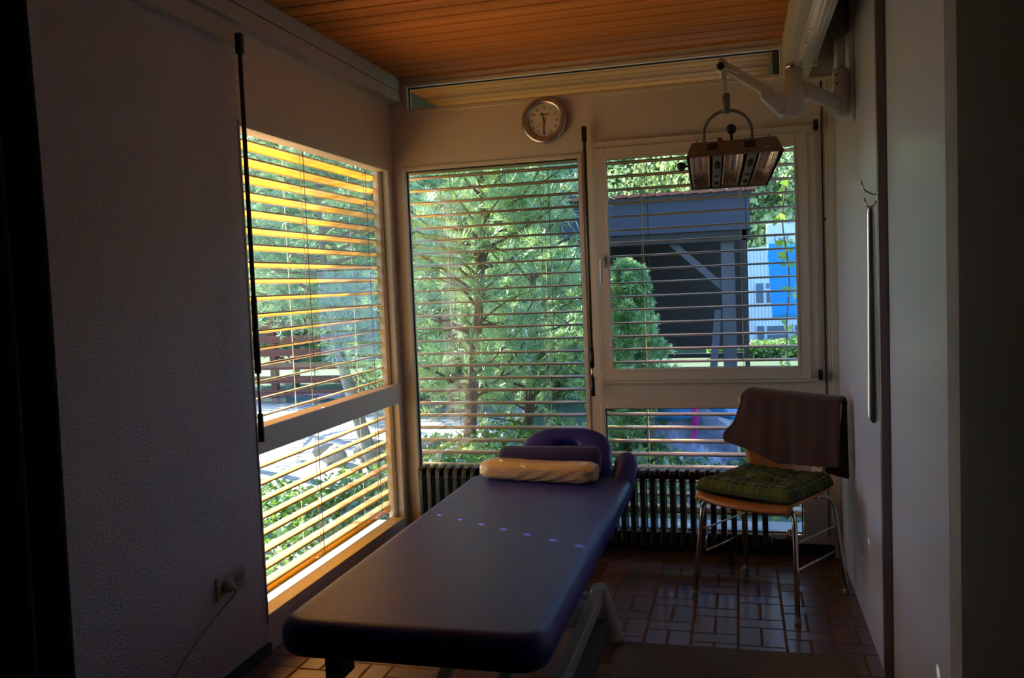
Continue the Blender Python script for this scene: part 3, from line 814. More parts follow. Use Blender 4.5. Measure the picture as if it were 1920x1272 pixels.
MB().tube([(1.766, EY - .032, 2.245), (1.766, EY - .0282, 2.245)], .014, 20).build('joint_disc', 'black', t)
b = MB(); b.prism([(1.764, 2.252), (1.785, 2.235), (1.792, 2.160), (1.772, 2.125), (1.768, 2.16)], EY - .016, EY + .016, 'y'); b.build('drop_link', 'lampwhite', t, bevel=.004)
MB().tube([(1.782, EY, 2.14), (1.782, EY, 2.060)], [.0165, .016], 16).build('spindle', 'headgrey', t)
yk = [(1.692, EY, 1.925)]
for i in range(13):
    a = PI - PI * i / 12; yk.append((1.786 + .094 * math.cos(a), EY, 1.985 + .088 * math.sin(a)))
yk.append((1.882, EY, 1.93)); MB().tube(yk, .0068, 10).build('yoke', 'headgrey', t)
# lamp head: housing with an open sloping face
hd = tag(MB().add([], []).build('lamp_head_tmp', 'headgrey'), None); bpy.data.objects.remove(hd)
A_, B_, D_, E_ = (-.885, 1.884), (-.700, 1.772), (-.800, 1.952), (-.655, 1.90)
def face_pt(u, v, d=0):    # u 0..1 across, v 0..1 from near edge to far edge, d = depth into housing
    xl = 1.624 + .008 * v; xr = 1.998 - .060 * v
    y_ = A_[0] + (B_[0] - A_[0]) * v; z_ = A_[1] + (B_[1] - A_[1]) * v
    nrm = Vector((0, (B_[1] - A_[1]) * -1, (B_[0] - A_[0]))).normalized()
    return Vector((xl + (xr - xl) * u, y_, z_)) + Vector((0, nrm.y, nrm.z)) * d
b = MB()
F = [face_pt(0, 0), face_pt(1, 0), face_pt(1, 1), face_pt(0, 1)]
Tp = [Vector((1.645, D_[0], D_[1])), Vector((1.972, D_[0], D_[1] + .002)), Vector((1.925, E_[0], E_[1])), Vector((1.650, E_[0], E_[1]))]
b.add(F + Tp, [(0, 1, 5, 4), (1, 2, 6, 5), (2, 3, 7, 6), (3, 0, 4, 7), (4, 5, 6, 7)])
head = b.build('lamp_head', 'headgrey', t, solid=.004)
# three concave reflectors, two sensor strips between them
def strip(u0, u1, name, mat, depth, n=10, parent=head, v0=.03, v1=.97):
    m = MB(); m.grid(lambda a, v: tuple(face_pt(u0 + (u1 - u0) * a, v0 + (v1 - v0) * v, .006 + depth * math.sin(PI * a) - .010 * math.sin(PI * v))), n, 14)
    return m.build(name, mat, parent, solid=.0015)
for (u0, u1) in ((.03, .245), (.395, .605), (.76, .965)):
    rf = strip(u0, u1, 'reflector', 'grill', .030)
    wr = MB()
    for k in range(9):
        a = u0 + (u1 - u0) * (k + .5) / 9
        wr.tube([face_pt(a, .03 + .94 * q / 8, .0 - .012 * math.sin(PI * q / 8)) for q in range(9)], .0011, 5)
    for v in (.36, .8): wr.tube([face_pt(u0 + (u1 - u0) * q / 6, v, -.006 - .012 * math.sin(PI * q / 6)) for q in range(7)], .0016, 5)
    wr.build('guard_wires', 'wire', rf)
for (u0, u1) in ((.275, .375), (.635, .735)):
    s1 = strip(u0, u1, 'sensor_strip', 'sensor', 0)
    for (v0, v1) in ((.15, .42), (.52, .66), (.74, .88)):
        strip(u0 + .018, u1 - .018, 'dark_window', 'dark_grey', -.004, 2, s1, v0, v1)
for u in (.20, .62):
    q = MB(); p0, p1 = F[0].lerp(F[1], u), F[0].lerp(F[1], u + .12); q0, q1 = Tp[0].lerp(Tp[1], u), Tp[0].lerp(Tp[1], u + .12)
    off = Vector((0, -.004, -.001)); q.add([p0.lerp(q0, .42) + off, p1.lerp(q1, .42) + off, p1.lerp(q1, .86) + off, p0.lerp(q0, .86) + off], [(0, 1, 2, 3)])
    q.build('side_vent', 'black', head, solid=.002)
MB().ball((1.800, -.80, 1.997), .0205, 20, 12).tube([(1.800, -.80, 1.985), (1.800, -.80, 1.95)], .005, 8).build('tilt_knob', 'black', t)
MB().ball((1.598, -.80, 1.862), .0185, 20, 12).tube([(1.60, -.80, 1.862), (1.632, -.80, 1.862)], .005, 8).build('side_knob', 'black', t)
MB().box(1.745, 1.765, -.79, -.775, 1.950, 1.968).build('switch', 'red', t, bevel=.003)
for x in (1.663, 1.945): MB().lathe([(.006, 0), (.006, .012), (0, .014)], (x, -.79, 1.950), 'z', 10).build('screw', 'headgrey', t)

# ------------------------------------------------------------------ hook and shoe horn on the right wall
HY = -1.32
t = thing('coat_hook', 'small metal double coat hook screwed to the right wall just before the bronze profile', 'hook', (W - .006, HY, 1.63))
MB().ball((W - .004, HY, 1.648), .012, 12, 8, (.5, 1, 1.7)).build('hook_plate', 'chrome', t)
k1 = MB().tube(bend([(W - .006, HY, 1.655), (W - .020, HY, 1.660), (W - .045, HY, 1.672), (W - .053, HY, 1.697)]), .0034, 8).ball((W - .054, HY, 1.701), .0058, 10, 8)
k1.build('upper_prong', 'chrome', t)
k2 = MB().tube(bend([(W - .006, HY, 1.642), (W - .014, HY, 1.618), (W - .036, HY, 1.616), (W - .044, HY, 1.638)]), .0034, 8).ball((W - .045, HY, 1.642), .0054, 10, 8)
k2.build('lower_prong', 'chrome', t)
sh = MB()
def horn(u, v):
    z = 1.618 - .733 * v; w = .0125 + .004 * min(1, v / .5) + .006 * max(0, v - .4) / .6
    if v > .965: w *= math.sqrt(max(.02, 1 - ((v - .965) / .035) ** 2))
    if v < .02: w *= .75
    a = (u - .5) * 2.4
    dirv = Vector((.95, -.31, 0)); nrm = Vector((.31, .95, 0))
    return tuple(Vector((W - .027, HY - .006, z)) + dirv * (w * math.sin(a)) - nrm * (w * .55 * (math.cos(a) - 1)))
sh.grid(horn, 12, 70); o = sh.build('shoe_horn', 'alu', None, solid=.0014)
tag(o, 'long metal shoe horn hanging from the double hook on right wall', 'shoe horn')

# ------------------------------------------------------------------ outlet, plug and cable
t = thing('wall_outlet', 'double white wall outlet on the rough stucco left wall', 'wall outlet', (0, -1.745, .37))
MB().box(0, .011, -1.835, -1.655, .325, .41).build('cover_plate', 'oldplastic', t, bevel=.003)
for yy in (-1.79, -1.70): MB().lathe([(.024, .0112), (.024, .013), (.0205, .0125), (.0205, .004)], (0, yy, .368), 'x', 24).build('socket', 'sensor', t)
for yy in (-1.70,): MB().ball((.010, yy - .008, .368), .003, 8, 6).ball((.010, yy + .008, .368), .003, 8, 6).build('socket_holes', 'black', t)
t = thing('power_cable', 'pale power cable plugged into the outlet and hanging down the stucco wall', 'cable', (.02, -1.79, .368))
MB().lathe([(.020, .011), (.019, .035), (.012, .047), (0, .048)], (0, -1.79, .368), 'x', 20).build('plug', 'oldplastic', t)
cb = [(.046, -1.79, .366), (.058, -1.795, .350), (.035, -1.85, .31), (.022, -1.95, .26), (.018, -2.06, .205), (.02, -2.2, .13), (.03, -2.35, .05), (.06, -2.5, .008), (.12, -2.6, .006)]
def smooth(pts, k=6):
    P_ = [Vector(p) for p in pts]; out = []
    for i in range(len(P_) - 1):
        p0, p1, p2, p3 = P_[max(i - 1, 0)], P_[i], P_[i + 1], P_[min(i + 2, len(P_) - 1)]
        for j in range(k):
            s = j / k; out.append(.5 * ((2 * p1) + (p2 - p0) * s + (2 * p0 - 5 * p1 + 4 * p2 - p3) * s * s + (3 * p1 - p0 - 3 * p2 + p3) * s ** 3))
    out.append(P_[-1]); return out
MB().tube(smooth(cb), .0038, 8).build('cord', 'oldplastic', t)

# ------------------------------------------------------------------ rug and curtain
rg = MB(); rg.box(1.36, 2.185, -2.6, -1.19, 0, .009); o = rg.build('rug', 'mat', bevel=.003)
tag(o, 'flat grey brown rug on the dark tiled floor right of table', 'rug')
ct = MB()
def curt(u, v):
    y_ = -2.665 - .62 * u + .012 * math.sin(v * 5)
    z = 2.40 - 2.37 * v
    return (.13 + .035 * math.sin(u * 34) + .02 * v, y_, z)
ct.grid(curt, 60, 20); o = ct.build('curtain', 'curtain', None, solid=.006)
tag(o, 'black curtain hanging in folds at the left edge of view', 'curtain')

# ================================================================== OUTSIDE
import array
M['bark'] = pbr('pine_bark', (.20, .12, .08), .95, var=.4, vscale=14, bump=.8, bscale=30, bdist=.02, stretch=(1, 1, .3))
M['palebark'] = pbr('grey_lichen_bark', (.34, .29, .23), .95, var=.45, vscale=10, bump=.8, bscale=30, bdist=.02)
M['needles'] = leaf_mat('pine_needles', (.16, .34, .09), (.56, .72, .22), .42, .24, 2.5)
M['needles2'] = leaf_mat('blue_pine_needles', (.17, .34, .13), (.56, .72, .30), .42, .24, 2.5)
M['bush'] = leaf_mat('bush_sprays', (.18, .40, .12), (.54, .74, .26), .45, .18, 5)
M['leaf'] = leaf_mat('ivy_leaves', (.06, .16, .03), (.30, .42, .07), .4, .12, 9)
M['vine'] = leaf_mat('bright_vine_leaves', (.22, .42, .03), (.45, .62, .06), .6, .08, 9)
M['forest'] = leaf_mat('forest_leaves', (.16, .30, .14), (.66, .70, .26), .4, .05, .22)
M['ground'] = pbr('garden_grass_soil', (.055, .085, .03), .95, var=.4, vscale=6, bump=.6, bscale=20)
M['lawn'] = pbr('hill_undergrowth', (.06, .11, .04), .95, var=.4, vscale=.3)
M['pave'] = grid_mat('pale_paving', (.58, .55, .52), (.25, .23, .21), .4, .22)
M['darkpave'] = grid_mat('slate_paving', (.16, .17, .20), (.08, .08, .09), .5, .5)
M['shedwood'] = wood_mat('dark_stained_timber', (.020, .014, .012), (.055, .036, .028), (2, 20, 20), .7, 0)
M['fascia'] = pbr('blue_grey_fascia_board', (.045, .042, .065), .6, var=.1)
M['rooftile'] = pbr('red_roof_tile', (.36, .10, .06), .8, var=.3, vscale=10)
M['post'] = pbr('weathered_post', (.11, .10, .10), .8, var=.2)
M['facade'] = pbr('white_corrugated_cladding', (.72, .76, .82), .6, var=.03)
M['pane'] = pbr('dark_office_window', (.10, .13, .20), .1, var=.05, spec=.9)
M['banner_white'] = pbr('banner_white_cloth', (.82, .86, .90), .7)
M['banner_blue'] = pbr('banner_blue_cloth', (.02, .30, .78), .7)
M['banner_ink'] = pbr('banner_teal_letters', (.02, .14, .28), .7)
M['wrapblue'] = pbr('blue_sheeting', (.03, .22, .55), .3, var=.2, vscale=5, bump=.8, bscale=9, bdist=.03, coat=.5)
M['film'] = pbr('clouded_film', (.22, .26, .42), .18, var=.35, vscale=6, bump=1.0, bscale=7, bdist=.04, coat=.8)
M['magenta'] = pbr('magenta_tape', (.50, .02, .28), .4)
M['redwood'] = pbr('red_brown_fence_board', (.16, .045, .03), .8, var=.3)
M['orange'] = pbr('orange_board', (.85, .30, .02), .5)

def big_mesh(name, verts, faces, mat, parent=None, loc=(0, 0, 0), smooth=False):
    me = bpy.data.meshes.new(name)
    nv = len(verts) // 3; me.vertices.add(nv); me.vertices.foreach_set('co', verts)
    k = len(faces[0]); nf = len(faces); me.loops.add(nf * k); me.polygons.add(nf)
    me.loops.foreach_set('vertex_index', [i for f in faces for i in f])
    me.polygons.foreach_set('loop_start', [i * k for i in range(nf)])
    me.update(calc_edges=True); me.validate()
    me.materials.append(M[mat]); o = bpy.data.objects.new(name, me); col.objects.link(o); o.location = loc
    if parent is not None: o.parent = parent
    return o

def rvec(rng):
    while True:
        v = Vector((rng.uniform(-1, 1), rng.uniform(-1, 1), rng.uniform(-1, 1)))
        if .05 < v.length < 1: return v.normalized()

def tufts(rng, centres, n_needle, ln, w, axis_pull=.8):
    """needle clusters: each needle a thin kite"""
    V = []; F = []
    for (c, d, s) in centres:
        for _ in range(n_needle):
            q = (d * axis_pull + rvec(rng)).normalized(); L = ln * s * rng.uniform(.6, 1.15)
            side = q.cross(rvec(rng)); 
            if side.length < 1e-3: continue
            side = side.normalized() * (w * s)
            o = len(V) // 3; b = c + q * (L * .05); m = c + q * (L * .45); e = c + q * L
            for p in (b, m + side, e, m - side): V.extend(p)
            F.append((o, o + 1, o + 2, o + 3))
    return V, F

def branchy_tree(name, label, cat, base, h, crown_lo, rad, n_br, tuft_per, seed, mat, bark, lean=(0, 0), n_needle=22, ln=.10, w=.0030, trunk_r=.06, cone=False, group=None):
    rng = random.Random(seed); t = thing(name, label, cat, base, group)
    B = Vector(base); pts = []; rs = []
    for i in range(11):
        s = i / 10; pts.append(B + Vector((lean[0] * s + .06 * math.sin(5 * s + seed), lean[1] * s + .05 * math.cos(4 * s), h * s))); rs.append(trunk_r * (1 - .82 * s))
    MB().tube(pts, rs, 10).build('trunk', bark, t)
    br = MB(); cen = []
    for k in range(n_br):
        s = crown_lo + (1 - crown_lo) * ((k + rng.random()) / n_br); i = min(9, int(s * 10)); p = pts[i].lerp(pts[i + 1], s * 10 - i)
        a = rng.uniform(0, 2 * PI); q = (s - crown_lo) / (1 - crown_lo)
        R = rad * ((1 - q) ** .8 + .08 if cone else math.sin(PI * min(1, .28 + .72 * q)) ** .6 + .12) * rng.uniform(.55, 1.05)
        d = Vector((math.cos(a), math.sin(a), rng.uniform(.0, .5))).normalized()
        pp = []; m = 6; kink = rvec(rng) * .15
        for j in range(m + 1):
            u = j / m; pp.append(p + d * (R * u) + Vector((0, 0, .22 * R * u * u)) + kink * math.sin(PI * u) * R)
        br.tube(pp, [.012 * (1 - .8 * j / m) * (.5 + R / rad) for j in range(m + 1)], 5, cap=False)
        for _ in range(tuft_per):
            u = rng.uniform(.22, 1.0); jj = min(m - 1, int(u * m)); c = pp[jj].lerp(pp[jj + 1], u * m - jj)
            sd = rvec(rng); off = sd * rng.uniform(.02, .20) * rad * .8 * (1.1 - .5 * u)
            dd = (d + sd * .9 + Vector((0, 0, .5))).normalized(); cen.append((c + off, dd, rng.uniform(.7, 1.2)))
    br.build('branches', bark, t, fix=False)
    cen = [(c - B, d, s) for c, d, s in cen]
    V, F = tufts(rng, cen, n_needle, ln, w)
    big_mesh('foliage', V, F, mat, t)
    return t

# ---- ground
def gz(y): return -.10 - .075 * max(0, min(y, 34) - 10)
struct(MB().grid(lambda u, v: (-40 + 80 * u, -6 + 46 * v, gz(-6 + 46 * v)), 4, 92), 'ground', 'ground')
hill = MB()
def hz(x, y): return -1.9 + max(0, y - 38) * .32 + 2.0 * math.sin(x * .07 + 1) * min(1, max(0, y - 38) / 20)
hill.grid(lambda u, v: (-130 + 220 * u, 38 + 90 * v, hz(-130 + 220 * u, 38 + 90 * v)), 24, 18)
tag(hill.build('hillside', 'lawn'), 'green wooded hillside rising behind the garden', 'hill', kind='structure')
pv = MB(); pv.box(-9, -.62, 1.05, 6.2, -.10, -.085); struct(pv, 'paved_path', 'pave')
pv = MB(); pv.box(.55, 5.5, .35, 7.5, -.10, -.08); struct(pv, 'terrace', 'darkpave')
sp = MB(); sp.box(-.9, -.36, -3, .9, -.10, -.07); struct(sp, 'kerb_strip', 'pave')

# ---- ground cover between window and path
rng = random.Random(3)
def leaves(rng, n, area, zf, size, upb=.8):
    V = []; F = []
    for _ in range(n):
        x = rng.uniform(area[0], area[1]); y_ = rng.uniform(area[2], area[3]); c = Vector((x, y_, zf(x, y_) * rng.random() ** .7 - .09))
        nrm = (rvec(rng) * .8 + Vector((0, 0, upb))).normalized(); a = nrm.cross(rvec(rng))
        if a.length < 1e-3: continue
        a.normalize(); b = nrm.cross(a); L = size * rng.uniform(.5, 1.25); w = L * .36; o = len(V) // 3
        for p in (c - a * L * .5, c + b * w - a * L * .05, c + a * L * .5 + nrm * L * .08, c - b * w - a * L * .05): V.extend(p)
        F.append((o, o + 1, o + 2, o + 3))
    return V, F
V, F = leaves(rng, 15000, (-2.6, -.42, -2.0, 1.25), lambda x, y: .10 + .05 * math.sin(7 * x) * math.cos(5 * y), .055)
tag(big_mesh('ground_cover', V, F, 'leaf'), 'low leafy ground cover lit by sun between side window and path', 'ground cover', kind='stuff')
V, F = leaves(rng, 7000, (-1.0, 2.2, .55, 3.2), lambda x, y: .22 + .08 * math.sin(5 * x + y), .07)
tag(big_mesh('undergrowth', V, F, 'leaf'), 'leafy undergrowth at the foot of the pines behind the back windows', 'undergrowth', kind='stuff')
V, F = leaves(rng, 16000, (1.0, 5.5, 17.5, 19.0), lambda x, y: .45, .10, .2)
ob = big_mesh('hedge', V, F, 'leaf', loc=(0, 0, -.62)); tag(ob, 'low green hedge before the white office building', 'hedge', kind='stuff')

# ---- pines near the house
branchy_tree('pine_tree', 'tall pine with brown trunk behind the window under the clock', 'pine', (-.42, 2.55, -.1), 3.15, .14, 1.1, 70, 24, 11, 'needles', 'bark', (.15, .1), ln=.13, n_needle=26, w=.0034)
branchy_tree('pine_tree', 'tall slim pine at the right half of the window under the clock', 'pine', (-.10, 3.2, -.1), 3.0, .06, .7, 60, 24, 12, 'needles', 'bark', (.1, 0), ln=.11)
branchy_tree('pine_tree', 'full dark pine filling the upper part of the left side window', 'pine', (-2.55, 2.15, -.1), 5.4, .22, 1.5, 120, 30, 13, 'needles2', 'palebark', (-.2, .2), ln=.12)
branchy_tree('pine_tree', 'pine behind the paved path left of the leaning trunk', 'pine', (-3.9, 4.3, -.1), 4.2, .22, 1.5, 65, 24, 14, 'needles2', 'bark', (0, .2), ln=.13)
branchy_tree('pine_tree', 'leaning crooked trunk tree beside the path outside the side window', 'pine', (-1.02, 1.75, -.1), 2.5, .42, .95, 46, 24, 15, 'needles2', 'palebark', (-.55, .35), ln=.10, trunk_r=.06)
branchy_tree('conifer_bush', 'rounded bright green conifer bush in front of the dark shed', 'bush', (.86, 3.0, -.1), 1.62, .02, .66, 110, 34, 16, 'bush', 'bark', n_needle=18, ln=.06, w=.004, trunk_r=.04, cone=True)
branchy_tree('conifer_bush', 'dark green shrub seen through the low pane beside the wrapped stack', 'bush', (1.02, 2.0, -.1), .80, .05, .34, 60, 26, 17, 'bush', 'bark', n_needle=18, ln=.06, w=.004, trunk_r=.03, cone=True)

for i, (x, y_, h, r, sd, lab) in enumerate((
        (-2.4, 6.2, 2.0, .95, 21, 'dense pine behind the path, leftmost seen in the window under the clock'),
        (-1.35, 5.4, 1.9, .95, 22, 'dense pine behind the brown trunk in the window under the clock'),
        (-.45, 6.4, 1.9, .65, 23, 'dense pine left of the dark shed fascia'))):
    branchy_tree('pine_tree', lab, 'pine', (x, y_, -.1), h, .03, r, 110, 26, sd, 'needles', 'bark', n_needle=20, ln=.14, w=.005)
for i, (x, y_, h, r, sd, lab) in enumerate((
        (-5.2, 8.2, 4.6, 1.6, 31, 'broad green tree behind the red brown fence, near its middle'),
        (-3.6, 8.8, 4.0, 1.3, 32, 'broad green tree behind the right end of the red brown fence'),
        (-7.0, 8.6, 5.0, 1.8, 33, 'broad green tree behind the left end of the red brown fence'))):
    branchy_tree('broadleaf_tree', lab, 'tree', (x, y_, -.1), h, .06, r, 110, 26, sd, 'bush', 'bark', n_needle=20, ln=.16, w=.012)

# ---- climbing vine stem with bright leaves at the right
t = thing('climbing_vine', 'thin vine stem with bright leaves at the right edge of opening window', 'vine', (2.10, 1.5, -.08))
vp = smooth([(2.10, 1.5, -.08), (2.13, 1.5, .5), (2.11, 1.48, 1.0), (2.135, 1.5, 1.4), (2.10, 1.5, 1.75), (2.13, 1.5, 2.02)])
MB().tube(vp, .005, 6).build('stem', 'bark', t)
V = []; F = []; rng = random.Random(5)
for i in range(46):
    p = vp[int(rng.uniform(.30, 1) * (len(vp) - 1))]; c = p + rvec(rng) * .045; nrm = (Vector((-.2, -.8, .4)) + rvec(rng) * .7).normalized(); a = nrm.cross(rvec(rng)).normalized(); b_ = nrm.cross(a); L = rng.uniform(.035, .065)
    o = len(V) // 3
    for k in range(6):
        an = k * PI / 3; rr = L * (1 if k % 2 == 0 else .6); V.extend(c + a * math.cos(an) * rr * .6 + b_ * math.sin(an) * rr * .5)
    F.append(tuple(o + k for k in range(6)))
big_mesh('foliage', V, F, 'vine', t, loc=-Vector(t.location))

# ---- dark timber shed with red tiled roof
SX0, SX1, SY, ZT = -.85, 2.0, 9.0, 2.93
G = -.10; DZ = -.17
t = thing('timber_shed', 'open dark timber shed with red tiled roof edge beyond the bush', 'shed', (0, SY, G))
b = MB(); b.box(SX0, SX1, SY, SY + .05, 2.11, 2.66); b.build('fascia', 'fascia', t)
b = MB(); b.add([(SX0, SY - .08, 2.69), (SX1 + .02, SY - .08, 2.69), (SX1 + .02, SY + 3.6, 2.9), (SX0, SY + 3.6, 2.9), (SX0, SY - .08, 2.61), (SX1 + .02, SY - .08, 2.61), (SX1 + .02, SY + 3.6, 2.8), (SX0, SY + 3.6, 2.8)],
      [(0, 1, 2, 3), (4, 7, 6, 5), (0, 4, 5, 1), (1, 5, 6, 2), (3, 2, 6, 7), (0, 3, 7, 4)]); b.build('roof', 'shedwood', t)
b = MB(); x = SX0
while x < SX1:
    b.prism([(x + .005, 2.67), (x + .205, 2.685), (x + .205, 2.71), (x + .10, 2.735), (x + .005, 2.705)], SY - .12, SY + .3, 'y'); x += .21
b.build('roof_tiles', 'rooftile', t)
b = MB(); b.box(SX0, SX1 - .1, SY + 3.2, SY + 3.3, .06, 2.8); b.box(SX0, SX1 - .1, SY + 3.2, SY + 3.3, G, -.02); b.build('rear_wall', 'shedwood', t)
MB().box(SX0 - .1, SX0, SY, SY + 3.3, G, 2.9).build('side_wall', 'shedwood', t)
for x in (1.66, -.7): MB().box(x - .10, x + .10, SY + .15, SY + .33, G, 2.3).build('post', 'post' if x > 0 else 'shedwood', t)
MB().obox((.78, SY + .25, 2.0), (1.58, SY + .25, 1.25), .10, .12, (0, 1, 0)).build('brace', 'post', t)
MB().obox((1.40, SY - .1, -.1), (1.50, SY + .2, .9), .10, .05).build('leaning_board', 'post', t)
MB().box(1.88, 1.95, SY + .05, SY + .12, G, 2.69).build('corner_board', 'shedwood', t)
for k in range(4):
    x = SX0 + .3 + k * .7; MB().obox((x, SY + .1, 2.5), (x, SY + 3.3, 2.74), .08, .14).build('rafter', 'shedwood', t)
MB().box(SX0, SX1, SY + .05, SY + .2, 1.95, 2.11).build('lintel', 'shedwood', t)

# ---- wrapped stack behind low pane
t = thing('wrapped_stack', 'stack wrapped in blue sheeting and clear film with magenta tape on terrace', 'wrapped stack', (1.47, 2.2, -.08))
b = MB(); b.grid(lambda u, v: (1.14 + .64 * u + .02 * math.sin(9 * v), 2.0 - .03 * math.sin(PI * u) + .025 * math.sin(7 * u + 8 * v), -.08 + .62 * v), 24, 24)
b.grid(lambda u, v: (1.14 + .64 * u, 2.0 + .4 * v, .54 + .015 * math.sin(8 * u + 3 * v)), 16, 8)
b.grid(lambda u, v: (1.14 + .02 * math.sin(9 * v), 2.0 + .4 * u, -.08 + .62 * v), 4, 24); b.grid(lambda u, v: (1.78 + .02 * math.sin(9 * v), 2.0 + .4 * u, -.08 + .62 * v), 4, 24)
b.build('film_wrap', 'film', t, fix=False)
b = MB(); b.grid(lambda u, v: (1.135 + .63 * u + .02 * math.sin(9 * (v * .3 + .7)), 1.972 - .03 * math.sin(PI * u) + .012 * math.sin(11 * u + 5 * v), .38 + .175 * v - .02 * math.sin(7 * u)), 24, 8)
b.build('blue_sheet', 'wrapblue', t, solid=.004)
b = MB(); b.grid(lambda u, v: (1.43 + .045 * u + .06 * v + .01 * math.sin(6 * v), 1.945 + .01 * math.sin(9 * v), .20 + .37 * v), 2, 16); b.build('tape', 'magenta', t, solid=.004)
for i, x in enumerate((1.86, 2.05)):
    o = MB().box(x, x + .045, 2.5, 2.55, -.08, .5).build('fence_post', 'post'); tag(o, ('thin pale post right beside the wrapped stack', 'thin pale post partly hidden behind the blanket chair')[i], 'post', 'posts on the terrace')

# ---- red-brown slatted fence beyond path, seen through the side window
t = thing('board_fence', 'red brown horizontal board fence behind the paved path', 'fence', (-3.2, 6.4, -.1))
for k in range(6): MB().box(-6.5, -.9, 6.38, 6.41, -.02 + k * .19, .08 + k * .19).build('board', 'redwood', t)
for x in (-6.4, -4.6, -2.8, -1.0): MB().box(x, x + .09, 6.41, 6.5, -.1, 1.15).build('post', 'redwood', t)
# rocks at path edge
rng = random.Random(9)
for i, (x, y_, r) in enumerate(((-1.62, 2.35, .10), (-1.36, 2.55, .13), (-1.12, 2.75, .10), (-.9, 2.6, .12), (-1.86, 2.6, .09))):
    mb = MB(); mb.ball((0, 0, 0), r, 12, 8, (1.2, 1, .8)); mb.v = [tuple(Vector(p) * (1 + .14 * math.sin(31 * p[0] + 17 * p[1] + 23 * p[2] + i))) for p in mb.v]
    o = mb.build('garden_rock', 'palebark'); o.location = (x, y_, -.08 + r * .7)
    tag(o, 'rough grey rock lying at the edge of the paved path', 'rock', 'rocks beside the path')

# ---- office building and banner
t = thing('office_building', 'white two storey office building with strip windows beyond the shed', 'building', (6, 34, -1.9))
MB().box(2.2, 18, 34, 44, -1.95, 2.62).build('walls', 'facade', t)
b = MB()
for k in range(70): b.box(2.2 + k * .14, 2.27 + k * .14, 33.95, 34, -1.9, 2.6)
b.build('cladding_ribs', 'facade', t)
for zz in (.20, -1.62):
    for k in range(7):
        x = 2.45 + k * 1.55; w_ = MB(); w_.box(x, x + 1.4, 33.86, 33.96, zz, zz + .95); wo = w_.build('window', 'facade', t)
        q = MB(); q.box(x + .06, x + .36, 33.82, 33.86, zz + .06, zz + .89); q.box(x + .48, x + 1.34, 33.82, 33.86, zz + .06, zz + .52); q.box(x + .48, x + 1.34, 33.82, 33.86, zz + .66, zz + .88); q.build('pane', 'pane', wo)
t = thing('banner', 'white and blue hanging banner flag before the office building', 'banner', (2.9, 18, gz(18)))
def ban(z0, z1, name, mat):
    b = MB(); b.grid(lambda u, v: (2.50 + .95 * u + .10 * (1 - v) * (z1 < 2.3), 18 + .04 * math.sin(9 * u + 2 * v), z0 + (z1 - z0) * v), 16, 10); return b.build(name, mat, t, solid=.004)
bw_ = ban(2.18, 2.68, 'white_field', 'banner_white'); bb = ban(.30, 2.18, 'blue_field', 'banner_blue')
text_obj('GEC', .24, 'banner_letters', 'banner_ink', t, (2.90, 17.92, 2.30), extrude=.004)
MB().tube([(3.50, 18.0, gz(18)), (3.50, 18.0, 2.9)], .03, 8).tube([(2.46, 18, 2.70), (3.50, 18, 2.70)], .015, 6).build('pole', 'alu', t)

# ---- forest on the hillside: a few crowns, copied tree by tree
def crown_mesh(seed, n=9000):
    rng = random.Random(seed); V = []; F = []
    lobes = [(Vector((rng.uniform(-.55, .55), rng.uniform(-.55, .55), rng.uniform(-.6, .75))), rng.uniform(.35, .6)) for _ in range(16)]
    for _ in range(n):
        c0, r = rng.choice(lobes); d = rvec(rng); p = c0 + d * r * rng.uniform(.75, 1.05)
        nrm = (d + rvec(rng) * .6).normalized(); a = nrm.cross(rvec(rng)).normalized(); b_ = nrm.cross(a); s = rng.uniform(.012, .032); o = len(V) // 3
        for q in (a + b_, a - b_, -a - b_, -a + b_): V.extend(p + q * s)
        F.append((o, o + 1, o + 2, o + 3))
    return V, F
def forest_proto(seed, lab):
    t = thing('forest_tree', lab, 'forest tree', (0, 0, 0), 'broadleaf trees on the hillside')
    V, F = crown_mesh(seed); f_ = big_mesh('foliage', V, F, 'forest', t, (0, 0, 1.35))
    MB().tube([(0, 0, -.6), (0, .03, 1.2)], [.09, .05], 6).build('trunk', 'bark', t)
    return t
LAB = 'leafy green broadleaf tree on the wooded hillside behind the shed'
protos = [forest_proto(40 + i, LAB) for i in range(3)]
rng = random.Random(77); used = set(); n = 0
rows = [(40, 10), (46, 12), (53, 13), (61, 14), (70, 15), (80, 15), (92, 16)]
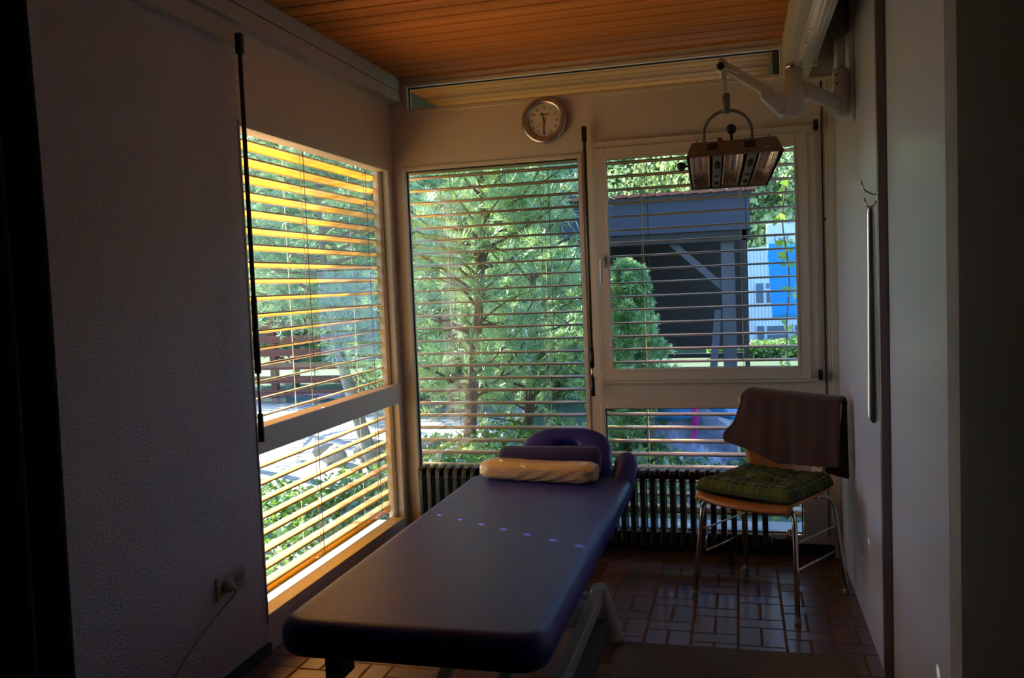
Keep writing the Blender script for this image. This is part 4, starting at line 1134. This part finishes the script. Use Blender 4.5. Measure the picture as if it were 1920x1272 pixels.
for (yy, cnt) in rows:
    # spread over the sector seen through the windows
    xl = 1.8 - .62 * (yy + 4.45) * 1.0; xr = 1.8 + .12 * (yy + 4.45)
    for k in range(cnt):
        x = xl + (xr - xl) * (k + rng.uniform(.1, .9)) / cnt; y_ = yy + rng.uniform(-2.5, 2.5)
        i = rng.randrange(3)
        o = protos[i] if i not in used else copy_tree(protos[i]); used.add(i)
        s = rng.uniform(2.8, 4.6) * (1 + (yy - 40) * .006); o.location = (x, y_, hz(x, y_) + .2 * s); o.scale = (s, s, s * rng.uniform(.95, 1.25)); o.rotation_euler = (0, 0, rng.uniform(0, 6.28)); n += 1

# ================================================================== LIGHT
w = bpy.data.worlds.new('sky'); sc.world = w; w.use_nodes = True
nt = w.node_tree; nt.nodes.clear()
sky = nt.nodes.new('ShaderNodeTexSky'); sky.sky_type = 'NISHITA'; sky.sun_disc = False
SUN_EL, SUN_AZ = math.radians(31), math.radians(-62)     # azimuth measured from +y towards +x
sky.sun_elevation = SUN_EL; sky.sun_rotation = SUN_AZ; sky.altitude = 300; sky.air_density = 1.2; sky.dust_density = 1.2
bg = nt.nodes.new('ShaderNodeBackground'); bg.inputs[1].default_value = .25
wo = nt.nodes.new('ShaderNodeOutputWorld'); vm = nt.nodes.new('ShaderNodeVectorMath'); vm.operation = 'MULTIPLY'; vm.inputs[1].default_value = (.68, .90, 1.35); nt.links.new(sky.outputs[0], vm.inputs[0]); nt.links.new(vm.outputs[0], bg.inputs[0]); nt.links.new(bg.outputs[0], wo.inputs[0])
sd = bpy.data.lights.new('sun', 'SUN'); sd.energy = 13.0; sd.angle = math.radians(.6); sd.color = (1, .95, .86)
so = bpy.data.objects.new('sun', sd); col.objects.link(so)
dirv = Vector((math.sin(SUN_AZ) * math.cos(SUN_EL), math.cos(SUN_AZ) * math.cos(SUN_EL), math.sin(SUN_EL)))
so.rotation_euler = dirv.to_track_quat('Z', 'Y').to_euler(); so.location = dirv * 30

sc.view_settings.view_transform = 'Standard'; sc.view_settings.look = 'None'; sc.view_settings.gamma = 1.0
sc.view_settings.use_curve_mapping = False; sc.view_settings.exposure = 1.35
cy_ = sc.cycles
cy_.max_bounces = 10; cy_.diffuse_bounces = 5; cy_.glossy_bounces = 4; cy_.transmission_bounces = 6; cy_.transparent_max_bounces = 16
cy_.use_denoising = True; cy_.caustics_reflective = False; cy_.caustics_refractive = False; cy_.sample_clamp_indirect = 8.0
